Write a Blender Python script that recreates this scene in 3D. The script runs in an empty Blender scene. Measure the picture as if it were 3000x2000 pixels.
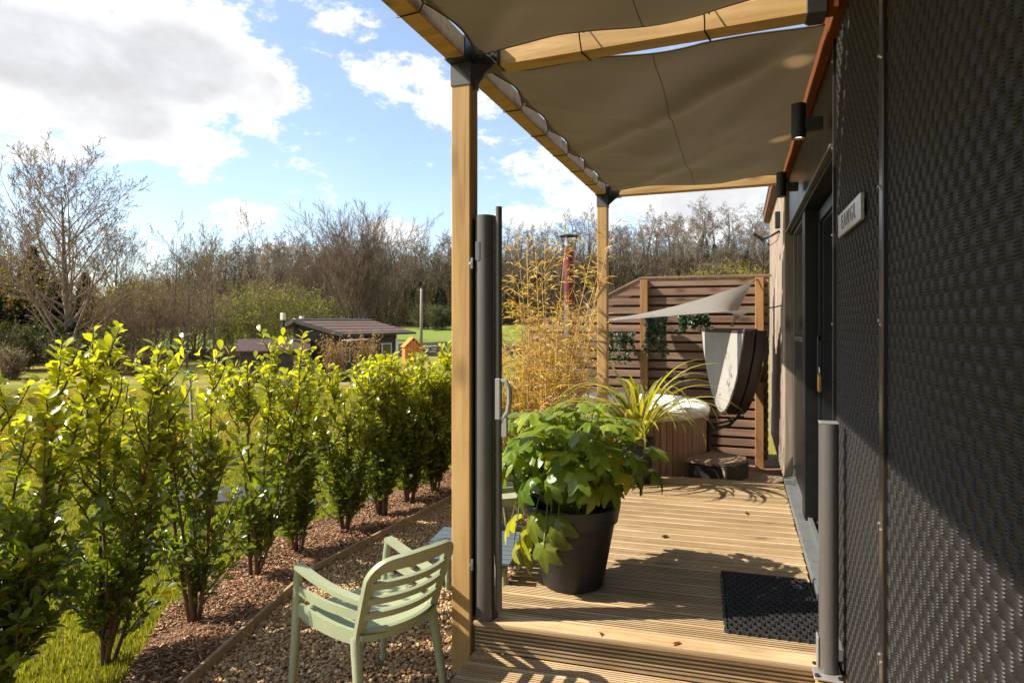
import bpy, math, random
import numpy as np
from mathutils import Vector, Matrix, Euler
PI = math.pi
scene = bpy.context.scene

# ------------------------------------------------------------------ camera
YAW = math.radians(19.2)
SN, CS = math.sin(YAW), math.cos(YAW)
EYE = 1.74                                   # eye height above the gravel
cam_d = bpy.data.cameras.new('camera')
cam_d.sensor_width = 36.0
cam_d.lens = 36.0 * 1914 / 3000
cam_d.shift_y = -55 / 3000
cam_d.clip_start = 0.05
cam_d.clip_end = 3000
cam = bpy.data.objects.new('camera', cam_d)
cam.location = (0, 0, EYE)
cam.rotation_euler = (PI / 2, 0, YAW)
scene.collection.objects.link(cam)
scene.camera = cam

# ------------------------------------------------------------------ light
SUN_EL = math.radians(42)
SUN_AZ = math.radians(21)                    # shadows fall towards +X, a little towards +Y
sun_d = bpy.data.lights.new('sun', 'SUN')
sun_d.energy = 5.0
sun_d.angle = math.radians(0.55)
sun_d.color = (1.0, 0.92, 0.79)
sun = bpy.data.objects.new('sun', sun_d)
ldir = Vector((math.cos(SUN_EL) * math.cos(SUN_AZ), math.cos(SUN_EL) * math.sin(SUN_AZ), -math.sin(SUN_EL)))
sun.rotation_euler = ldir.to_track_quat('-Z', 'Y').to_euler()
scene.collection.objects.link(sun)

scene.view_settings.view_transform = 'Standard'
scene.view_settings.look = 'None'
scene.view_settings.exposure = 1.0
scene.view_settings.gamma = 1.0
scene.view_settings.use_curve_mapping = False


def bearing(px, py):
    """azimuth / elevation of a sight line (used to hang the clouds in the sky)"""
    t = (px - 1500) / 1914
    return math.atan(t) - YAW, math.atan((945 - py) / 1914 * math.cos(math.atan(t)))


def build_world():
    w = bpy.data.worlds.new('World')
    scene.world = w
    w.use_nodes = True
    nt = w.node_tree
    nt.nodes.clear()
    N, L = nt.nodes.new, nt.links.new

    def math_(op, a, b=None, c=None, clamp=False):
        n = N('ShaderNodeMath'); n.operation = op; n.use_clamp = clamp
        for i, v in enumerate((a, b, c)):
            if v is None: continue
            if isinstance(v, (int, float)): n.inputs[i].default_value = v
            else: L(v, n.inputs[i])
        return n.outputs[0]
    out = N('ShaderNodeOutputWorld')
    bg = N('ShaderNodeBackground'); bg.inputs['Strength'].default_value = 0.115
    L(bg.outputs[0], out.inputs[0])
    sky = N('ShaderNodeTexSky'); sky.sky_type = 'NISHITA'; sky.sun_disc = False
    sky.sun_elevation = SUN_EL
    sky.sun_rotation = math.atan2(-math.cos(SUN_AZ), -math.sin(SUN_AZ)) % (2 * PI)
    sky.altitude = 50; sky.air_density = 1.0; sky.dust_density = 0.6; sky.ozone_density = 1.3
    tc = N('ShaderNodeTexCoord')
    sep = N('ShaderNodeSeparateXYZ'); L(tc.outputs['Generated'], sep.inputs[0])
    az = math_('ARCTAN2', sep.outputs[0], sep.outputs[1])
    el = math_('ARCSINE', sep.outputs[2])
    # fluffy detail, stretched sideways a little
    mp = N('ShaderNodeMapping'); mp.inputs['Scale'].default_value = (1, 1, 1.9)
    L(tc.outputs['Generated'], mp.inputs[0])

    def noise(scale, detail, rough, off=0.0, dist=0.0):
        n = N('ShaderNodeTexNoise'); n.noise_dimensions = '3D'
        n.inputs['Scale'].default_value = scale; n.inputs['Detail'].default_value = detail
        n.inputs['Roughness'].default_value = rough; n.inputs['Distortion'].default_value = dist
        if off:
            a = N('ShaderNodeVectorMath'); a.operation = 'ADD'; a.inputs[1].default_value = (off, off * 1.7, -off)
            L(mp.outputs[0], a.inputs[0]); L(a.outputs[0], n.inputs['Vector'])
        else:
            L(mp.outputs[0], n.inputs['Vector'])
        return n.outputs['Fac']
    nb = noise(7.0, 7.0, 0.62, 0.0, 0.15)
    nf = noise(26.0, 7.0, 0.68, 3.1, .2)
    # cloud bodies: px, py, half width, half height, weight
    blobs = [(150, 150, 620, 190, 1.35), (520, 190, 360, 190, 1.35), (760, 270, 165, 130, 1.2), (330, 330, 330, 140, 1.25),
             (60, 380, 330, 110, 1.1), (560, 430, 170, 90, 1.1), (600, 510, 110, 55, .95), (-500, 260, 600, 260, 1.2),
             (700, 628, 120, 62, .78), (1050, 70, 150, 90, .72), (1150, 210, 190, 110, .78), (1280, 310, 120, 90, .72),
             (870, 735, 200, 40, .78), (1170, 690, 140, 60, .8), (1600, 500, 170, 80, .95), (1560, 640, 150, 70, 1.0),
             (1750, 590, 260, 110, 1.1), (2080, 590, 360, 130, 1.25), (1230, 480, 70, 25, .6), (2500, 500, 500, 200, 1.0),
             (640, 40, 130, 40, .7)]
    tot = None
    for px, py, hw, hh, wt in blobs:
        a0, e0 = bearing(px, py)
        sa, se = hw / 1914 * 0.9, hh / 1914 * 0.95
        da = math_('MULTIPLY', math_('SUBTRACT', az, a0), 1 / sa)
        de = math_('MULTIPLY', math_('SUBTRACT', el, e0), 1 / se)
        q = math_('ADD', math_('MULTIPLY', da, da), math_('MULTIPLY', de, de))
        b = math_('MULTIPLY', math_('SUBTRACT', 1.15, q, clamp=True), wt)
        tot = b if tot is None else math_('SMOOTH_MAX', tot, b, 0.25)
    # scattered fair-weather cloud everywhere else in the sky
    ng = noise(2.4, 6.0, 0.6, 7.7)
    behind = math_('GREATER_THAN', math_('ABSOLUTE', math_('ADD', az, YAW)), 0.85)
    gen = math_('MULTIPLY', math_('MULTIPLY', math_('SUBTRACT', ng, 0.42), 4.0), behind)
    tot = math_('MAXIMUM', tot, gen)
    d = math_('ADD', tot, math_('ADD', math_('MULTIPLY', math_('SUBTRACT', nb, 0.5), 2.6), math_('MULTIPLY', math_('SUBTRACT', nf, 0.5), 2.1)))
    mr = N('ShaderNodeMapRange'); mr.interpolation_type = 'SMOOTHSTEP'
    mr.inputs[1].default_value = 0.38; mr.inputs[2].default_value = 0.95
    L(d, mr.inputs[0])
    cov = math_('ADD', math_('MULTIPLY', mr.outputs[0], 0.86), math_('ADD', 0.04, math_('MULTIPLY', nb, 0.16)), clamp=True)   # thin high veil over the blue
    thick = N('ShaderNodeMapRange'); thick.interpolation_type = 'SMOOTHSTEP'
    thick.inputs[1].default_value = 0.86; thick.inputs[2].default_value = 1.5
    L(math_('ADD', tot, math_('MULTIPLY', math_('SUBTRACT', nb, 0.5), 0.9)), thick.inputs[0])
    cc = N('ShaderNodeMix'); cc.data_type = 'RGBA'
    cc.inputs['A'].default_value = (5.3, 5.3, 5.35, 1)
    cc.inputs['B'].default_value = (3.25, 3.25, 3.32, 1)
    L(thick.outputs[0], cc.inputs['Factor'])
    sg = N('ShaderNodeMix'); sg.data_type = 'RGBA'; sg.blend_type = 'MULTIPLY'; sg.inputs['Factor'].default_value = 1
    L(sky.outputs[0], sg.inputs['A']); sg.inputs['B'].default_value = (1.0, 1.02, 1.05, 1)
    mx = N('ShaderNodeMix'); mx.data_type = 'RGBA'
    L(cov, mx.inputs['Factor']); L(sg.outputs['Result'], mx.inputs['A']); L(cc.outputs['Result'], mx.inputs['B'])
    L(mx.outputs['Result'], bg.inputs['Color'])


build_world()

# ------------------------------------------------------------------ helpers
COL = scene.collection


def W(px, d, z=0.0):
    """world point at depth d on the bearing of column px"""
    r = (px - 1500) / 1914 * d
    return Vector((r * CS - d * SN, r * SN + d * CS, z))


def RD(r, d, z=0.0):
    return Vector((r * CS - d * SN, r * SN + d * CS, z))


def tag(o, label=None, cat=None, group=None, kind=None):
    if label: o['label'] = label
    if cat: o['category'] = cat
    if group: o['group'] = group
    if kind: o['kind'] = kind
    return o


def empty(name, loc=(0, 0, 0), rz=0.0, parent=None):
    o = bpy.data.objects.new(name, None)
    o.empty_display_size = 0.1
    o.location = loc
    o.rotation_euler = (0, 0, rz)
    o.parent = parent
    COL.objects.link(o)
    return o


def inst(name, mesh, mtx=None, parent=None, color=None):
    o = bpy.data.objects.new(name, mesh)
    o.parent = parent
    if mtx is not None: o.matrix_basis = mtx
    if color is not None: o.color = color
    COL.objects.link(o)
    return o


def TRS(loc, rot=(0, 0, 0), sc=1.0):
    s = (sc, sc, sc) if isinstance(sc, (int, float)) else sc
    return Matrix.LocRotScale(Vector(loc), Euler(rot), Vector(s))


class MB:
    def __init__(self):
        self.v = []; self.f = []; self.col = None

    def add(self, vs, fs):
        o = len(self.v)
        self.v.extend([tuple(p) for p in vs])
        self.f.extend([tuple(i + o for i in f) for f in fs])

    def convex(self, vs, fs):
        c = sum((Vector(p) for p in vs), Vector()) / len(vs)
        out = []
        for f in fs:
            p = [Vector(vs[i]) for i in f]
            n = (p[1] - p[0]).cross(p[2] - p[0])
            m = sum(p, Vector()) / len(p)
            out.append(f if n.dot(m - c) >= 0 else tuple(reversed(f)))
        self.add(vs, out)

    def box(self, c, s, ch=0.0, mtx=None):
        h = [s[0] / 2, s[1] / 2, s[2] / 2]
        vs = []; fs = []
        if ch <= 0:
            idx = {}
            for sx in (-1, 1):
                for sy in (-1, 1):
                    for sz in (-1, 1):
                        idx[(sx, sy, sz)] = len(vs)
                        vs.append(Vector((sx * h[0], sy * h[1], sz * h[2])))
            for a in range(3):
                b, d = (a + 1) % 3, (a + 2) % 3
                for s_ in (-1, 1):
                    q = []
                    for u, w in ((-1, -1), (1, -1), (1, 1), (-1, 1)):
                        k = [0, 0, 0]; k[a] = s_; k[b] = u; k[d] = w
                        q.append(idx[tuple(k)])
                    fs.append(tuple(q))
        else:
            idx = {}
            for sx in (-1, 1):
                for sy in (-1, 1):
                    for sz in (-1, 1):
                        k = (sx, sy, sz)
                        for a in range(3):
                            p = [k[i] * (h[i] if i == a else h[i] - ch) for i in range(3)]
                            idx[(k, a)] = len(vs); vs.append(Vector(p))
            for a in range(3):
                b, d = (a + 1) % 3, (a + 2) % 3
                for s_ in (-1, 1):
                    q = []
                    for u, w in ((-1, -1), (1, -1), (1, 1), (-1, 1)):
                        k = [0, 0, 0]; k[a] = s_; k[b] = u; k[d] = w
                        q.append(idx[(tuple(k), a)])
                    fs.append(tuple(q))
                for s1 in (-1, 1):
                    for s2 in (-1, 1):
                        k1 = [0, 0, 0]; k1[a] = -1; k1[b] = s1; k1[d] = s2
                        k2 = list(k1); k2[a] = 1
                        fs.append((idx[(tuple(k1), b)], idx[(tuple(k2), b)], idx[(tuple(k2), d)], idx[(tuple(k1), d)]))
            for sx in (-1, 1):
                for sy in (-1, 1):
                    for sz in (-1, 1):
                        k = (sx, sy, sz)
                        fs.append((idx[(k, 0)], idx[(k, 1)], idx[(k, 2)]))
        T = Matrix.Translation(Vector(c)) @ (mtx if mtx is not None else Matrix.Identity(4))
        self.convex([T @ p for p in vs], fs)
        return self

    def beam(self, a, b, w, h, ch=0.0, up=(0, 0, 1)):
        """rectangular bar from a to b, w across, h along up"""
        a, b = Vector(a), Vector(b)
        x = (b - a).normalized(); u = Vector(up)
        y = u.cross(x).normalized(); z = x.cross(y)
        m = Matrix((x, y, z)).transposed().to_4x4()
        return self.box((a + b) / 2, ((b - a).length, w, h), ch, m)

    def tube(self, pts, rad, k=6, caps=True):
        n = len(pts)
        pts = [Vector(p) for p in pts]
        if not hasattr(rad, '__len__'): rad = [rad] * n
        o = len(self.v)
        ref = None
        for i in range(n):
            t = pts[min(i + 1, n - 1)] - pts[max(i - 1, 0)]
            if t.length < 1e-9: t = Vector((0, 0, 1))
            t.normalize()
            if ref is None:
                ref = t.orthogonal().normalized()
            else:
                ref = ref - t * ref.dot(t)
                if ref.length < 1e-6: ref = t.orthogonal()
                ref.normalize()
            s = t.cross(ref)
            for j in range(k):
                a = 2 * PI * j / k
                p = pts[i] + (ref * math.cos(a) + s * math.sin(a)) * rad[i]
                self.v.append((p.x, p.y, p.z))
        for i in range(n - 1):
            for j in range(k):
                j2 = (j + 1) % k
                self.f.append((o + i * k + j, o + i * k + j2, o + (i + 1) * k + j2, o + (i + 1) * k + j))
        if caps:
            self.f.append(tuple(o + j for j in range(k))[::-1])
            self.f.append(tuple(o + (n - 1) * k + j for j in range(k)))
        return self

    def lathe(self, prof, k=32, c=(0, 0, 0), closed=False):
        o = len(self.v)
        for r, z in prof:
            for j in range(k):
                a = 2 * PI * j / k
                self.v.append((c[0] + r * math.cos(a), c[1] + r * math.sin(a), c[2] + z))
        n = len(prof)
        for i in range(n - 1 + (1 if closed else 0)):
            i2 = (i + 1) % n
            for j in range(k):
                j2 = (j + 1) % k
                self.f.append((o + i * k + j, o + i * k + j2, o + i2 * k + j2, o + i2 * k + j))
        return self

    def sweep(self, pts, ups, h, t):
        """ribbon of rectangular section, h along ups, t across"""
        n = len(pts); pts = [Vector(p) for p in pts]
        o = len(self.v)
        for i in range(n):
            tn = (pts[min(i + 1, n - 1)] - pts[max(i - 1, 0)]).normalized()
            u = Vector(ups[i] if isinstance(ups, list) else ups)
            u = (u - tn * u.dot(tn)).normalized()
            s = tn.cross(u)
            hh = h[i] if hasattr(h, '__len__') else h
            tt = t[i] if hasattr(t, '__len__') else t
            for a, b in ((-1, -1), (1, -1), (1, 1), (-1, 1)):
                p = pts[i] + s * (a * tt / 2) + u * (b * hh / 2)
                self.v.append(tuple(p))
        for i in range(n - 1):
            for j in range(4):
                j2 = (j + 1) % 4
                self.f.append((o + i * 4 + j, o + i * 4 + j2, o + i * 4 + 4 + j2, o + i * 4 + 4 + j))
        self.f.append((o + 3, o + 2, o + 1, o))
        e = o + (n - 1) * 4
        self.f.append((e, e + 1, e + 2, e + 3))
        return self

    def grid(self, fn, nu, nv):
        o = len(self.v)
        for i in range(nu + 1):
            for j in range(nv + 1):
                self.v.append(tuple(fn(i / nu, j / nv)))
        for i in range(nu):
            for j in range(nv):
                a = o + i * (nv + 1) + j
                self.f.append((a, a + nv + 1, a + nv + 2, a + 1))
        return self

    def prism(self, poly, a, b):
        """extrude a planar polygon (list of Vectors) by the vector a->b"""
        n = len(poly); dv = Vector(b) - Vector(a)
        vs = [Vector(p) for p in poly] + [Vector(p) + dv for p in poly]
        fs = [tuple(range(n))[::-1], tuple(range(n, 2 * n))]
        for i in range(n):
            j = (i + 1) % n
            fs.append((i, j, n + j, n + i))
        self.add(vs, fs)
        return self

    def mesh(self, name, mat, smooth=False, autos=None):
        m = bpy.data.meshes.new(name)
        m.from_pydata(self.v, [], self.f)
        if smooth:
            m.polygons.foreach_set('use_smooth', [True] * len(m.polygons))
            if autos: m.set_sharp_from_angle(angle=math.radians(autos))
        if isinstance(mat, (list, tuple)):
            for x in mat: m.materials.append(x)
        elif mat: m.materials.append(mat)
        if self.col is not None:
            ca = m.color_attributes.new('tint', 'FLOAT_COLOR', 'POINT')
            ca.data.foreach_set('color', np.asarray(self.col, dtype=np.float32).ravel())
        m.validate()
        return m

    def obj(self, name, mat, parent=None, smooth=False, autos=None, loc=None, rz=0.0):
        o = bpy.data.objects.new(name, self.mesh(name, mat, smooth, autos))
        o.parent = parent
        if loc is not None: o.location = loc
        if rz: o.rotation_euler = (0, 0, rz)
        COL.objects.link(o)
        return o


def np_obj(name, v, f, mat, parent=None, smooth=False, tint=None):
    """object from numpy arrays; every face has the same number of corners"""
    m = bpy.data.meshes.new(name)
    k = f.shape[1]
    m.vertices.add(len(v)); m.vertices.foreach_set('co', v.astype(np.float32).ravel())
    m.loops.add(f.size); m.loops.foreach_set('vertex_index', f.astype(np.int32).ravel())
    m.polygons.add(len(f))
    m.polygons.foreach_set('loop_start', np.arange(0, f.size, k, dtype=np.int32))
    m.polygons.foreach_set('loop_total', np.full(len(f), k, dtype=np.int32))
    if smooth: m.polygons.foreach_set('use_smooth', np.ones(len(f), dtype=bool))
    if tint is not None:
        ca = m.color_attributes.new('tint', 'FLOAT_COLOR', 'POINT')
        ca.data.foreach_set('color', tint.astype(np.float32).ravel())
    m.update(calc_edges=True); m.validate()
    m.materials.append(mat)
    o = bpy.data.objects.new(name, m)
    o.parent = parent
    COL.objects.link(o)
    return o


# ------------------------------------------------------------------ materials
def lin(r, g, b):
    f = lambda c: c / 12.92 if c <= 0.04045 else ((c + 0.055) / 1.055) ** 2.4
    return (f(r), f(g), f(b), 1.0)


def c4(c):
    return (c[0], c[1], c[2], 1.0)


class NM:
    """small node-material writer"""
    def __init__(self, name):
        self.m = bpy.data.materials.new(name)
        self.m.use_nodes = True
        self.nt = self.m.node_tree
        self.nt.nodes.clear()
        self.out = self.N('ShaderNodeOutputMaterial')
        self.tc = self.N('ShaderNodeTexCoord')
        self.oi = self.N('ShaderNodeObjectInfo')

    def N(self, t): return self.nt.nodes.new(t)
    def L(self, a, b): self.nt.links.new(a, b)

    def put(self, sock, v):
        if isinstance(v, (int, float)): sock.default_value = v
        elif isinstance(v, (tuple, list)): sock.default_value = v
        else: self.L(v, sock)

    def math(self, op, a, b=None, clamp=False):
        n = self.N('ShaderNodeMath'); n.operation = op; n.use_clamp = clamp
        self.put(n.inputs[0], a)
        if b is not None: self.put(n.inputs[1], b)
        return n.outputs[0]

    def coords(self, scale=(1, 1, 1), shuffle=True, world=False):
        if world:
            g = self.N('ShaderNodeNewGeometry'); src = g.outputs['Position']
        else:
            src = self.tc.outputs['Object']
        if shuffle:
            a = self.N('ShaderNodeVectorMath'); a.operation = 'MULTIPLY_ADD'
            a.inputs[1].default_value = (1, 1, 1)
            c = self.N('ShaderNodeCombineXYZ')
            r = self.math('MULTIPLY', self.oi.outputs['Random'], 37.0)
            for i in range(3): self.L(r, c.inputs[i])
            self.L(src, a.inputs[0]); self.L(c.outputs[0], a.inputs[2]); src = a.outputs[0]
        mp = self.N('ShaderNodeMapping'); mp.inputs['Scale'].default_value = scale
        self.L(src, mp.inputs[0])
        return mp.outputs[0]

    def noise(self, vec, scale, detail=4, rough=0.55, dist=0.0):
        n = self.N('ShaderNodeTexNoise')
        n.inputs['Scale'].default_value = scale; n.inputs['Detail'].default_value = detail
        n.inputs['Roughness'].default_value = rough; n.inputs['Distortion'].default_value = dist
        self.L(vec, n.inputs['Vector'])
        return n.outputs['Fac']

    def ramp(self, fac, stops):
        n = self.N('ShaderNodeValToRGB')
        e = n.color_ramp.elements
        while len(e) < len(stops): e.new(0.5)
        for i, (p, c) in enumerate(stops):
            e[i].position = p; e[i].color = c4(c) if len(c) == 3 else c
        self.L(fac, n.inputs[0])
        return n.outputs[0]

    def mix(self, fac, a, b, mode='MIX'):
        n = self.N('ShaderNodeMix'); n.data_type = 'RGBA'; n.blend_type = mode
        self.put(n.inputs['Factor'], fac)
        self.put(n.inputs['A'], c4(a) if isinstance(a, tuple) else a)
        self.put(n.inputs['B'], c4(b) if isinstance(b, tuple) else b)
        return n.outputs['Result']

    def vary(self, col, amt):
        """piece to piece brightness"""
        v = self.math('ADD', self.math('MULTIPLY', self.oi.outputs['Random'], 2 * amt), 1 - amt)
        c = self.N('ShaderNodeCombineXYZ')
        for i in range(3): self.L(v, c.inputs[i])
        return self.mix(1.0, col, c.outputs[0], 'MULTIPLY')

    def bump(self, h, strength=0.3, dist=0.01, normal=None):
        n = self.N('ShaderNodeBump'); n.inputs['Strength'].default_value = strength
        n.inputs['Distance'].default_value = dist
        self.L(h, n.inputs['Height'])
        if normal is not None: self.L(normal, n.inputs['Normal'])
        return n.outputs[0]

    def bsdf(self, col, rough=0.6, metal=0.0, spec=0.5, normal=None, trans=0.0, tcol=None, coat=0.0, emit=None, estr=0.0):
        p = self.N('ShaderNodeBsdfPrincipled')
        self.put(p.inputs['Base Color'], c4(col) if isinstance(col, tuple) else col)
        self.put(p.inputs['Roughness'], rough)
        p.inputs['Metallic'].default_value = metal
        p.inputs['Specular IOR Level'].default_value = spec
        p.inputs['Coat Weight'].default_value = coat
        if normal is not None: self.L(normal, p.inputs['Normal'])
        if emit:
            p.inputs['Emission Color'].default_value = c4(emit); p.inputs['Emission Strength'].default_value = estr
        if trans > 0:
            t = self.N('ShaderNodeBsdfTranslucent')
            tc_ = tcol if tcol is not None else col
            self.put(t.inputs['Color'], c4(tc_) if isinstance(tc_, tuple) else tc_)
            mx = self.N('ShaderNodeMixShader'); mx.inputs[0].default_value = trans
            self.L(p.outputs[0], mx.inputs[1]); self.L(t.outputs[0], mx.inputs[2])
            self.L(mx.outputs[0], self.out.inputs[0])
        else:
            self.L(p.outputs[0], self.out.inputs[0])
        return self.m


def wood(name, dark, mid, light, axis=0, rough=0.7, vary=0.12, knots=True, grain=28, bump=0.25, weather=None, spec=0.3):
    n = NM(name)
    sc = [grain, grain, grain]; sc[axis] = 1.3
    v = n.coords(tuple(sc))
    g = n.noise(v, 1.0, 6, 0.62, 0.6)
    col = n.ramp(g, [(0.25, dark), (0.5, mid), (0.75, light)])
    v2 = n.coords((1.6, 1.6, 1.6))
    big = n.noise(v2, 1.0, 3, 0.5)
    col = n.mix(n.math('MULTIPLY', n.math('SUBTRACT', big, 0.42, True), 1.6, True), col, tuple(c * 0.72 for c in mid[:3]))
    if knots:
        ks = [5, 5, 5]; ks[axis] = 2.2
        vo = n.N('ShaderNodeTexVoronoi'); vo.inputs['Scale'].default_value = 1.0
        n.L(n.coords(tuple(ks)), vo.inputs['Vector'])
        k = n.ramp(vo.outputs['Distance'], [(0.05, (.9, .9, .9)), (0.11, (.55, .55, .55)), (0.24, (0, 0, 0))])
        col = n.mix(k, col, tuple(c * 0.5 for c in dark[:3]))
    cs_ = [75, 75, 75]; cs_[axis] = .8
    ck = n.noise(n.coords(tuple(cs_)), 1.0, 3, .6)
    col = n.mix(n.ramp(ck, [(.64, (0, 0, 0)), (.74, (.6, .6, .6))]), col, tuple(c * 0.55 for c in dark[:3]))
    if weather:
        wv = n.noise(n.coords((3, 3, 3)), 1.0, 5, 0.65)
        col = n.mix(n.ramp(wv, [(0.45, (0, 0, 0)), (0.7, (.75, .75, .75))]), col, weather)
    col = n.vary(col, vary)
    return n.bsdf(col, rough, 0, spec, n.bump(g, bump, 0.004))


def plain(name, col, rough=0.5, metal=0.0, spec=0.5, var=0.12, nscale=14, bump=0.0, bscale=200, vary=0.0, trans=0.0, coat=0.0):
    n = NM(name)
    v = n.coords()
    nz = n.noise(v, nscale, 5, 0.6)
    c = n.ramp(nz, [(0.3, tuple(x * (1 - var) for x in col)), (0.7, tuple(min(1, x * (1 + var)) for x in col))])
    if vary: c = n.vary(c, vary)
    rr = n.math('ADD', n.math('MULTIPLY', nz, 0.16), rough - 0.08)
    nm = n.bump(n.noise(v, bscale, 3, 0.6), bump, 0.003) if bump else None
    return n.bsdf(c, rr, metal, spec, nm, trans, None, coat)


def foliage(name, attr=True, rough=0.35, trans=0.4, boost=1.0, spec=0.5):
    """leaf: its own colour from a per-leaf tint (mesh attribute) or the object's colour"""
    n = NM(name)
    if attr:
        a = n.N('ShaderNodeAttribute'); a.attribute_name = 'tint'; c = a.outputs['Color']
    else:
        c = n.oi.outputs['Color']
    nz = n.noise(n.coords((1, 1, 1)), 30, 3, 0.6)
    c = n.mix(n.math('MULTIPLY', nz, 0.5), c, n.mix(1.0, c, (0.55, 0.6, 0.5), 'MULTIPLY'))
    tcl = n.mix(1.0, c, (1.5 * boost, 1.45 * boost, 0.45), 'MULTIPLY')
    return n.bsdf(c, rough, 0, spec, None, trans, tcl)


MAT = {}
M = MAT
M['deck'] = wood('deck_timber', (.22, .14, .065), (.42, .285, .145), (.55, .40, .225), 0, .66, .2, True, 26, .4, (.50, .38, .235))
M['groove_dark'] = wood('dark_groove_timber', (.12, .078, .04), (.20, .135, .072), (.27, .19, .105), 0, .9, .25, False, 26, .3)
M['post'] = wood('post_timber', (.30, .165, .055), (.47, .285, .105), (.57, .37, .15), 2, .6, .05, True, 22, .2)
M['beam'] = wood('beam_timber', (.30, .165, .055), (.47, .285, .105), (.57, .37, .15), 0, .6, .05, True, 22, .25)
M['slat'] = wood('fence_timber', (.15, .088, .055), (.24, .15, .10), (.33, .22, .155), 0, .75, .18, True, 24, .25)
M['fpost'] = wood('fence_post_timber', (.22, .105, .04), (.33, .17, .065), (.40, .22, .09), 2, .7, .08, True, 20, .2)
M['clad'] = wood('cladding_timber', (.16, .115, .085), (.27, .21, .16), (.37, .30, .235), 2, .75, .16, True, 24, .3)
M['edge'] = wood('edging_timber', (.22, .15, .08), (.36, .26, .15), (.46, .35, .21), 0, .8, .1, True, 24, .3)
M['step'] = wood('step_timber', (.15, .10, .065), (.25, .175, .12), (.33, .25, .175), 0, .7, .12, False, 24, .3)
M['copper'] = wood('wall_plate_timber', (.09, .026, .007), (.135, .042, .011), (.17, .056, .015), 1, .8, .03, False, 20, .2, None, .05)
M['shed'] = wood('black_stained_boards', (.030, .025, .024), (.060, .050, .046), (.10, .085, .078), 0, .85, .2, False, 24, .3)
M['shedroof'] = plain('felt_roof', (.125, .085, .066), .9, 0, .2, .25, 6, .3, 60)
M['shedroof2'] = plain('brown_felt_roof', (.085, .055, .05), .9, 0, .2, .25, 6, .3, 60)
M['trim'] = plain('pale_flashing', (.45, .42, .38), .6)
M['orange'] = wood('orange_stained_boards', (.45, .13, .025), (.60, .19, .04), (.68, .25, .06), 2, .7, .08, False, 20, .2)
M['iron'] = plain('black_bracket_steel', (.016, .016, .018), .42, 0, .5, .2, 30, .15, 120)
M['black'] = plain('black_plastic', (.012, .012, .013), .5)
M['rubber'] = plain('black_rubber', (.018, .017, .016), .65, 0, .5, .3, 30, .3, 150)
M['alu'] = plain('grey_aluminium', (.115, .108, .098), .40, .3, .5, .06, 8)
M['alu_l'] = plain('pale_aluminium', (.35, .34, .33), .4, .5, .5, .06, 8)
M['sill'] = plain('sill_aluminium', (.17, .18, .18), .45, .35, .5, .12, 10)
M['zinc'] = plain('zinc_clip', (.38, .37, .35), .45, .7)
M['pot'] = plain('anthracite_pot', (.022, .021, .022), .48, 0, .5, .12, 12, .12, 220)
M['soil'] = plain('potting_soil', (.03, .02, .013), .95, 0, .2, .4, 40, .6, 90)
M['chair'] = plain('sage_plastic', (.285, .315, .185), .46, 0, .45, .07, 5, .05, 400)
M['jamb'] = plain('black_door_frame', (.008, .0085, .009), .42, 0, .28)
M['brass'] = plain('brass_padlock', (.62, .30, .09), .35, .85)
M['steel'] = plain('bright_steel', (.6, .6, .6), .3, .9)
M['tubwood'] = wood('tub_cladding', (.25, .145, .105), (.38, .235, .175), (.46, .30, .225), 2, .6, .07, False, 20, .2)
M['rim'] = plain('white_acrylic', (.80, .78, .74), .28, 0, .5, .03, 6)
M['vinyl'] = plain('brown_vinyl', (.050, .032, .028), .55, 0, .5, .15, 20, .15, 250)
M['grey_vinyl'] = plain('grey_vinyl', (.33, .315, .285), .6, 0, .4, .06, 6, .1, 120)
M['flue_red'] = plain('heat_tinted_flue', (.20, .052, .06), .3, .7)
M['flue'] = plain('steel_flue', (.30, .24, .24), .3, .9)
M['slate'] = plain('dark_slab', (.035, .036, .04), .6, 0, .5, .25, 8, .3, 60)
M['table'] = plain('blue_grey_slats', (.085, .105, .135), .35, 0, .5, .08, 8)
M['stone'] = plain('field_stone', (.16, .14, .125), .9, 0, .2, .4, 3, .5, 12, .35)
M['pole'] = wood('pole_timber', (.17, .13, .10), (.26, .21, .17), (.33, .28, .23), 2, .8, .05, False, 12, .2)
M['bark'] = plain('grey_brown_bark', (.13, .10, .075), .9, 0, .2, .35, 3, .5, 25)
M['bark_d'] = plain('dark_bark', (.12, .092, .07), .9, 0, .2, .35, 3, .5, 25)
M['twig'] = plain('reddish_twigs', (.21, .145, .10), .9, 0, .2, .3, 1, 0, 25, .18)
M['twig_d'] = plain('woodland_twigs', (.185, .14, .105), .9, 0, .2, .3, 1, 0, 25, .22)
M['stem'] = plain('hedge_stem', (.15, .095, .055), .8, 0, .3, .3, 20)
M['petiole'] = plain('petiole', (.20, .22, .05), .6, 0, .3, .2, 20)
M['cane'] = plain('golden_cane', (.55, .34, .09), .5, 0, .4, .25, 6, 0, 50, .25)
M['leaf_o'] = foliage('hedge_leaf', False, .27, .46, 1.25, .6)
M['leaf_a'] = foliage('hedge_foliage', True, .26, .46, 1.25, .65)
M['leaf_t'] = foliage('tree_foliage', True, .55, .38, 1.0, .3)
M['leaf_b'] = foliage('bamboo_foliage', True, .5, .35, .95, .3)
M['chip'] = foliage('bark_chip', True, .9, .0, 1.0, .2)
M['pebble'] = foliage('pebble', True, .75, .0, 1.0, .3)
M['blade'] = foliage('grass_blade', True, .5, .45, 1.2, .3)


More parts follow.
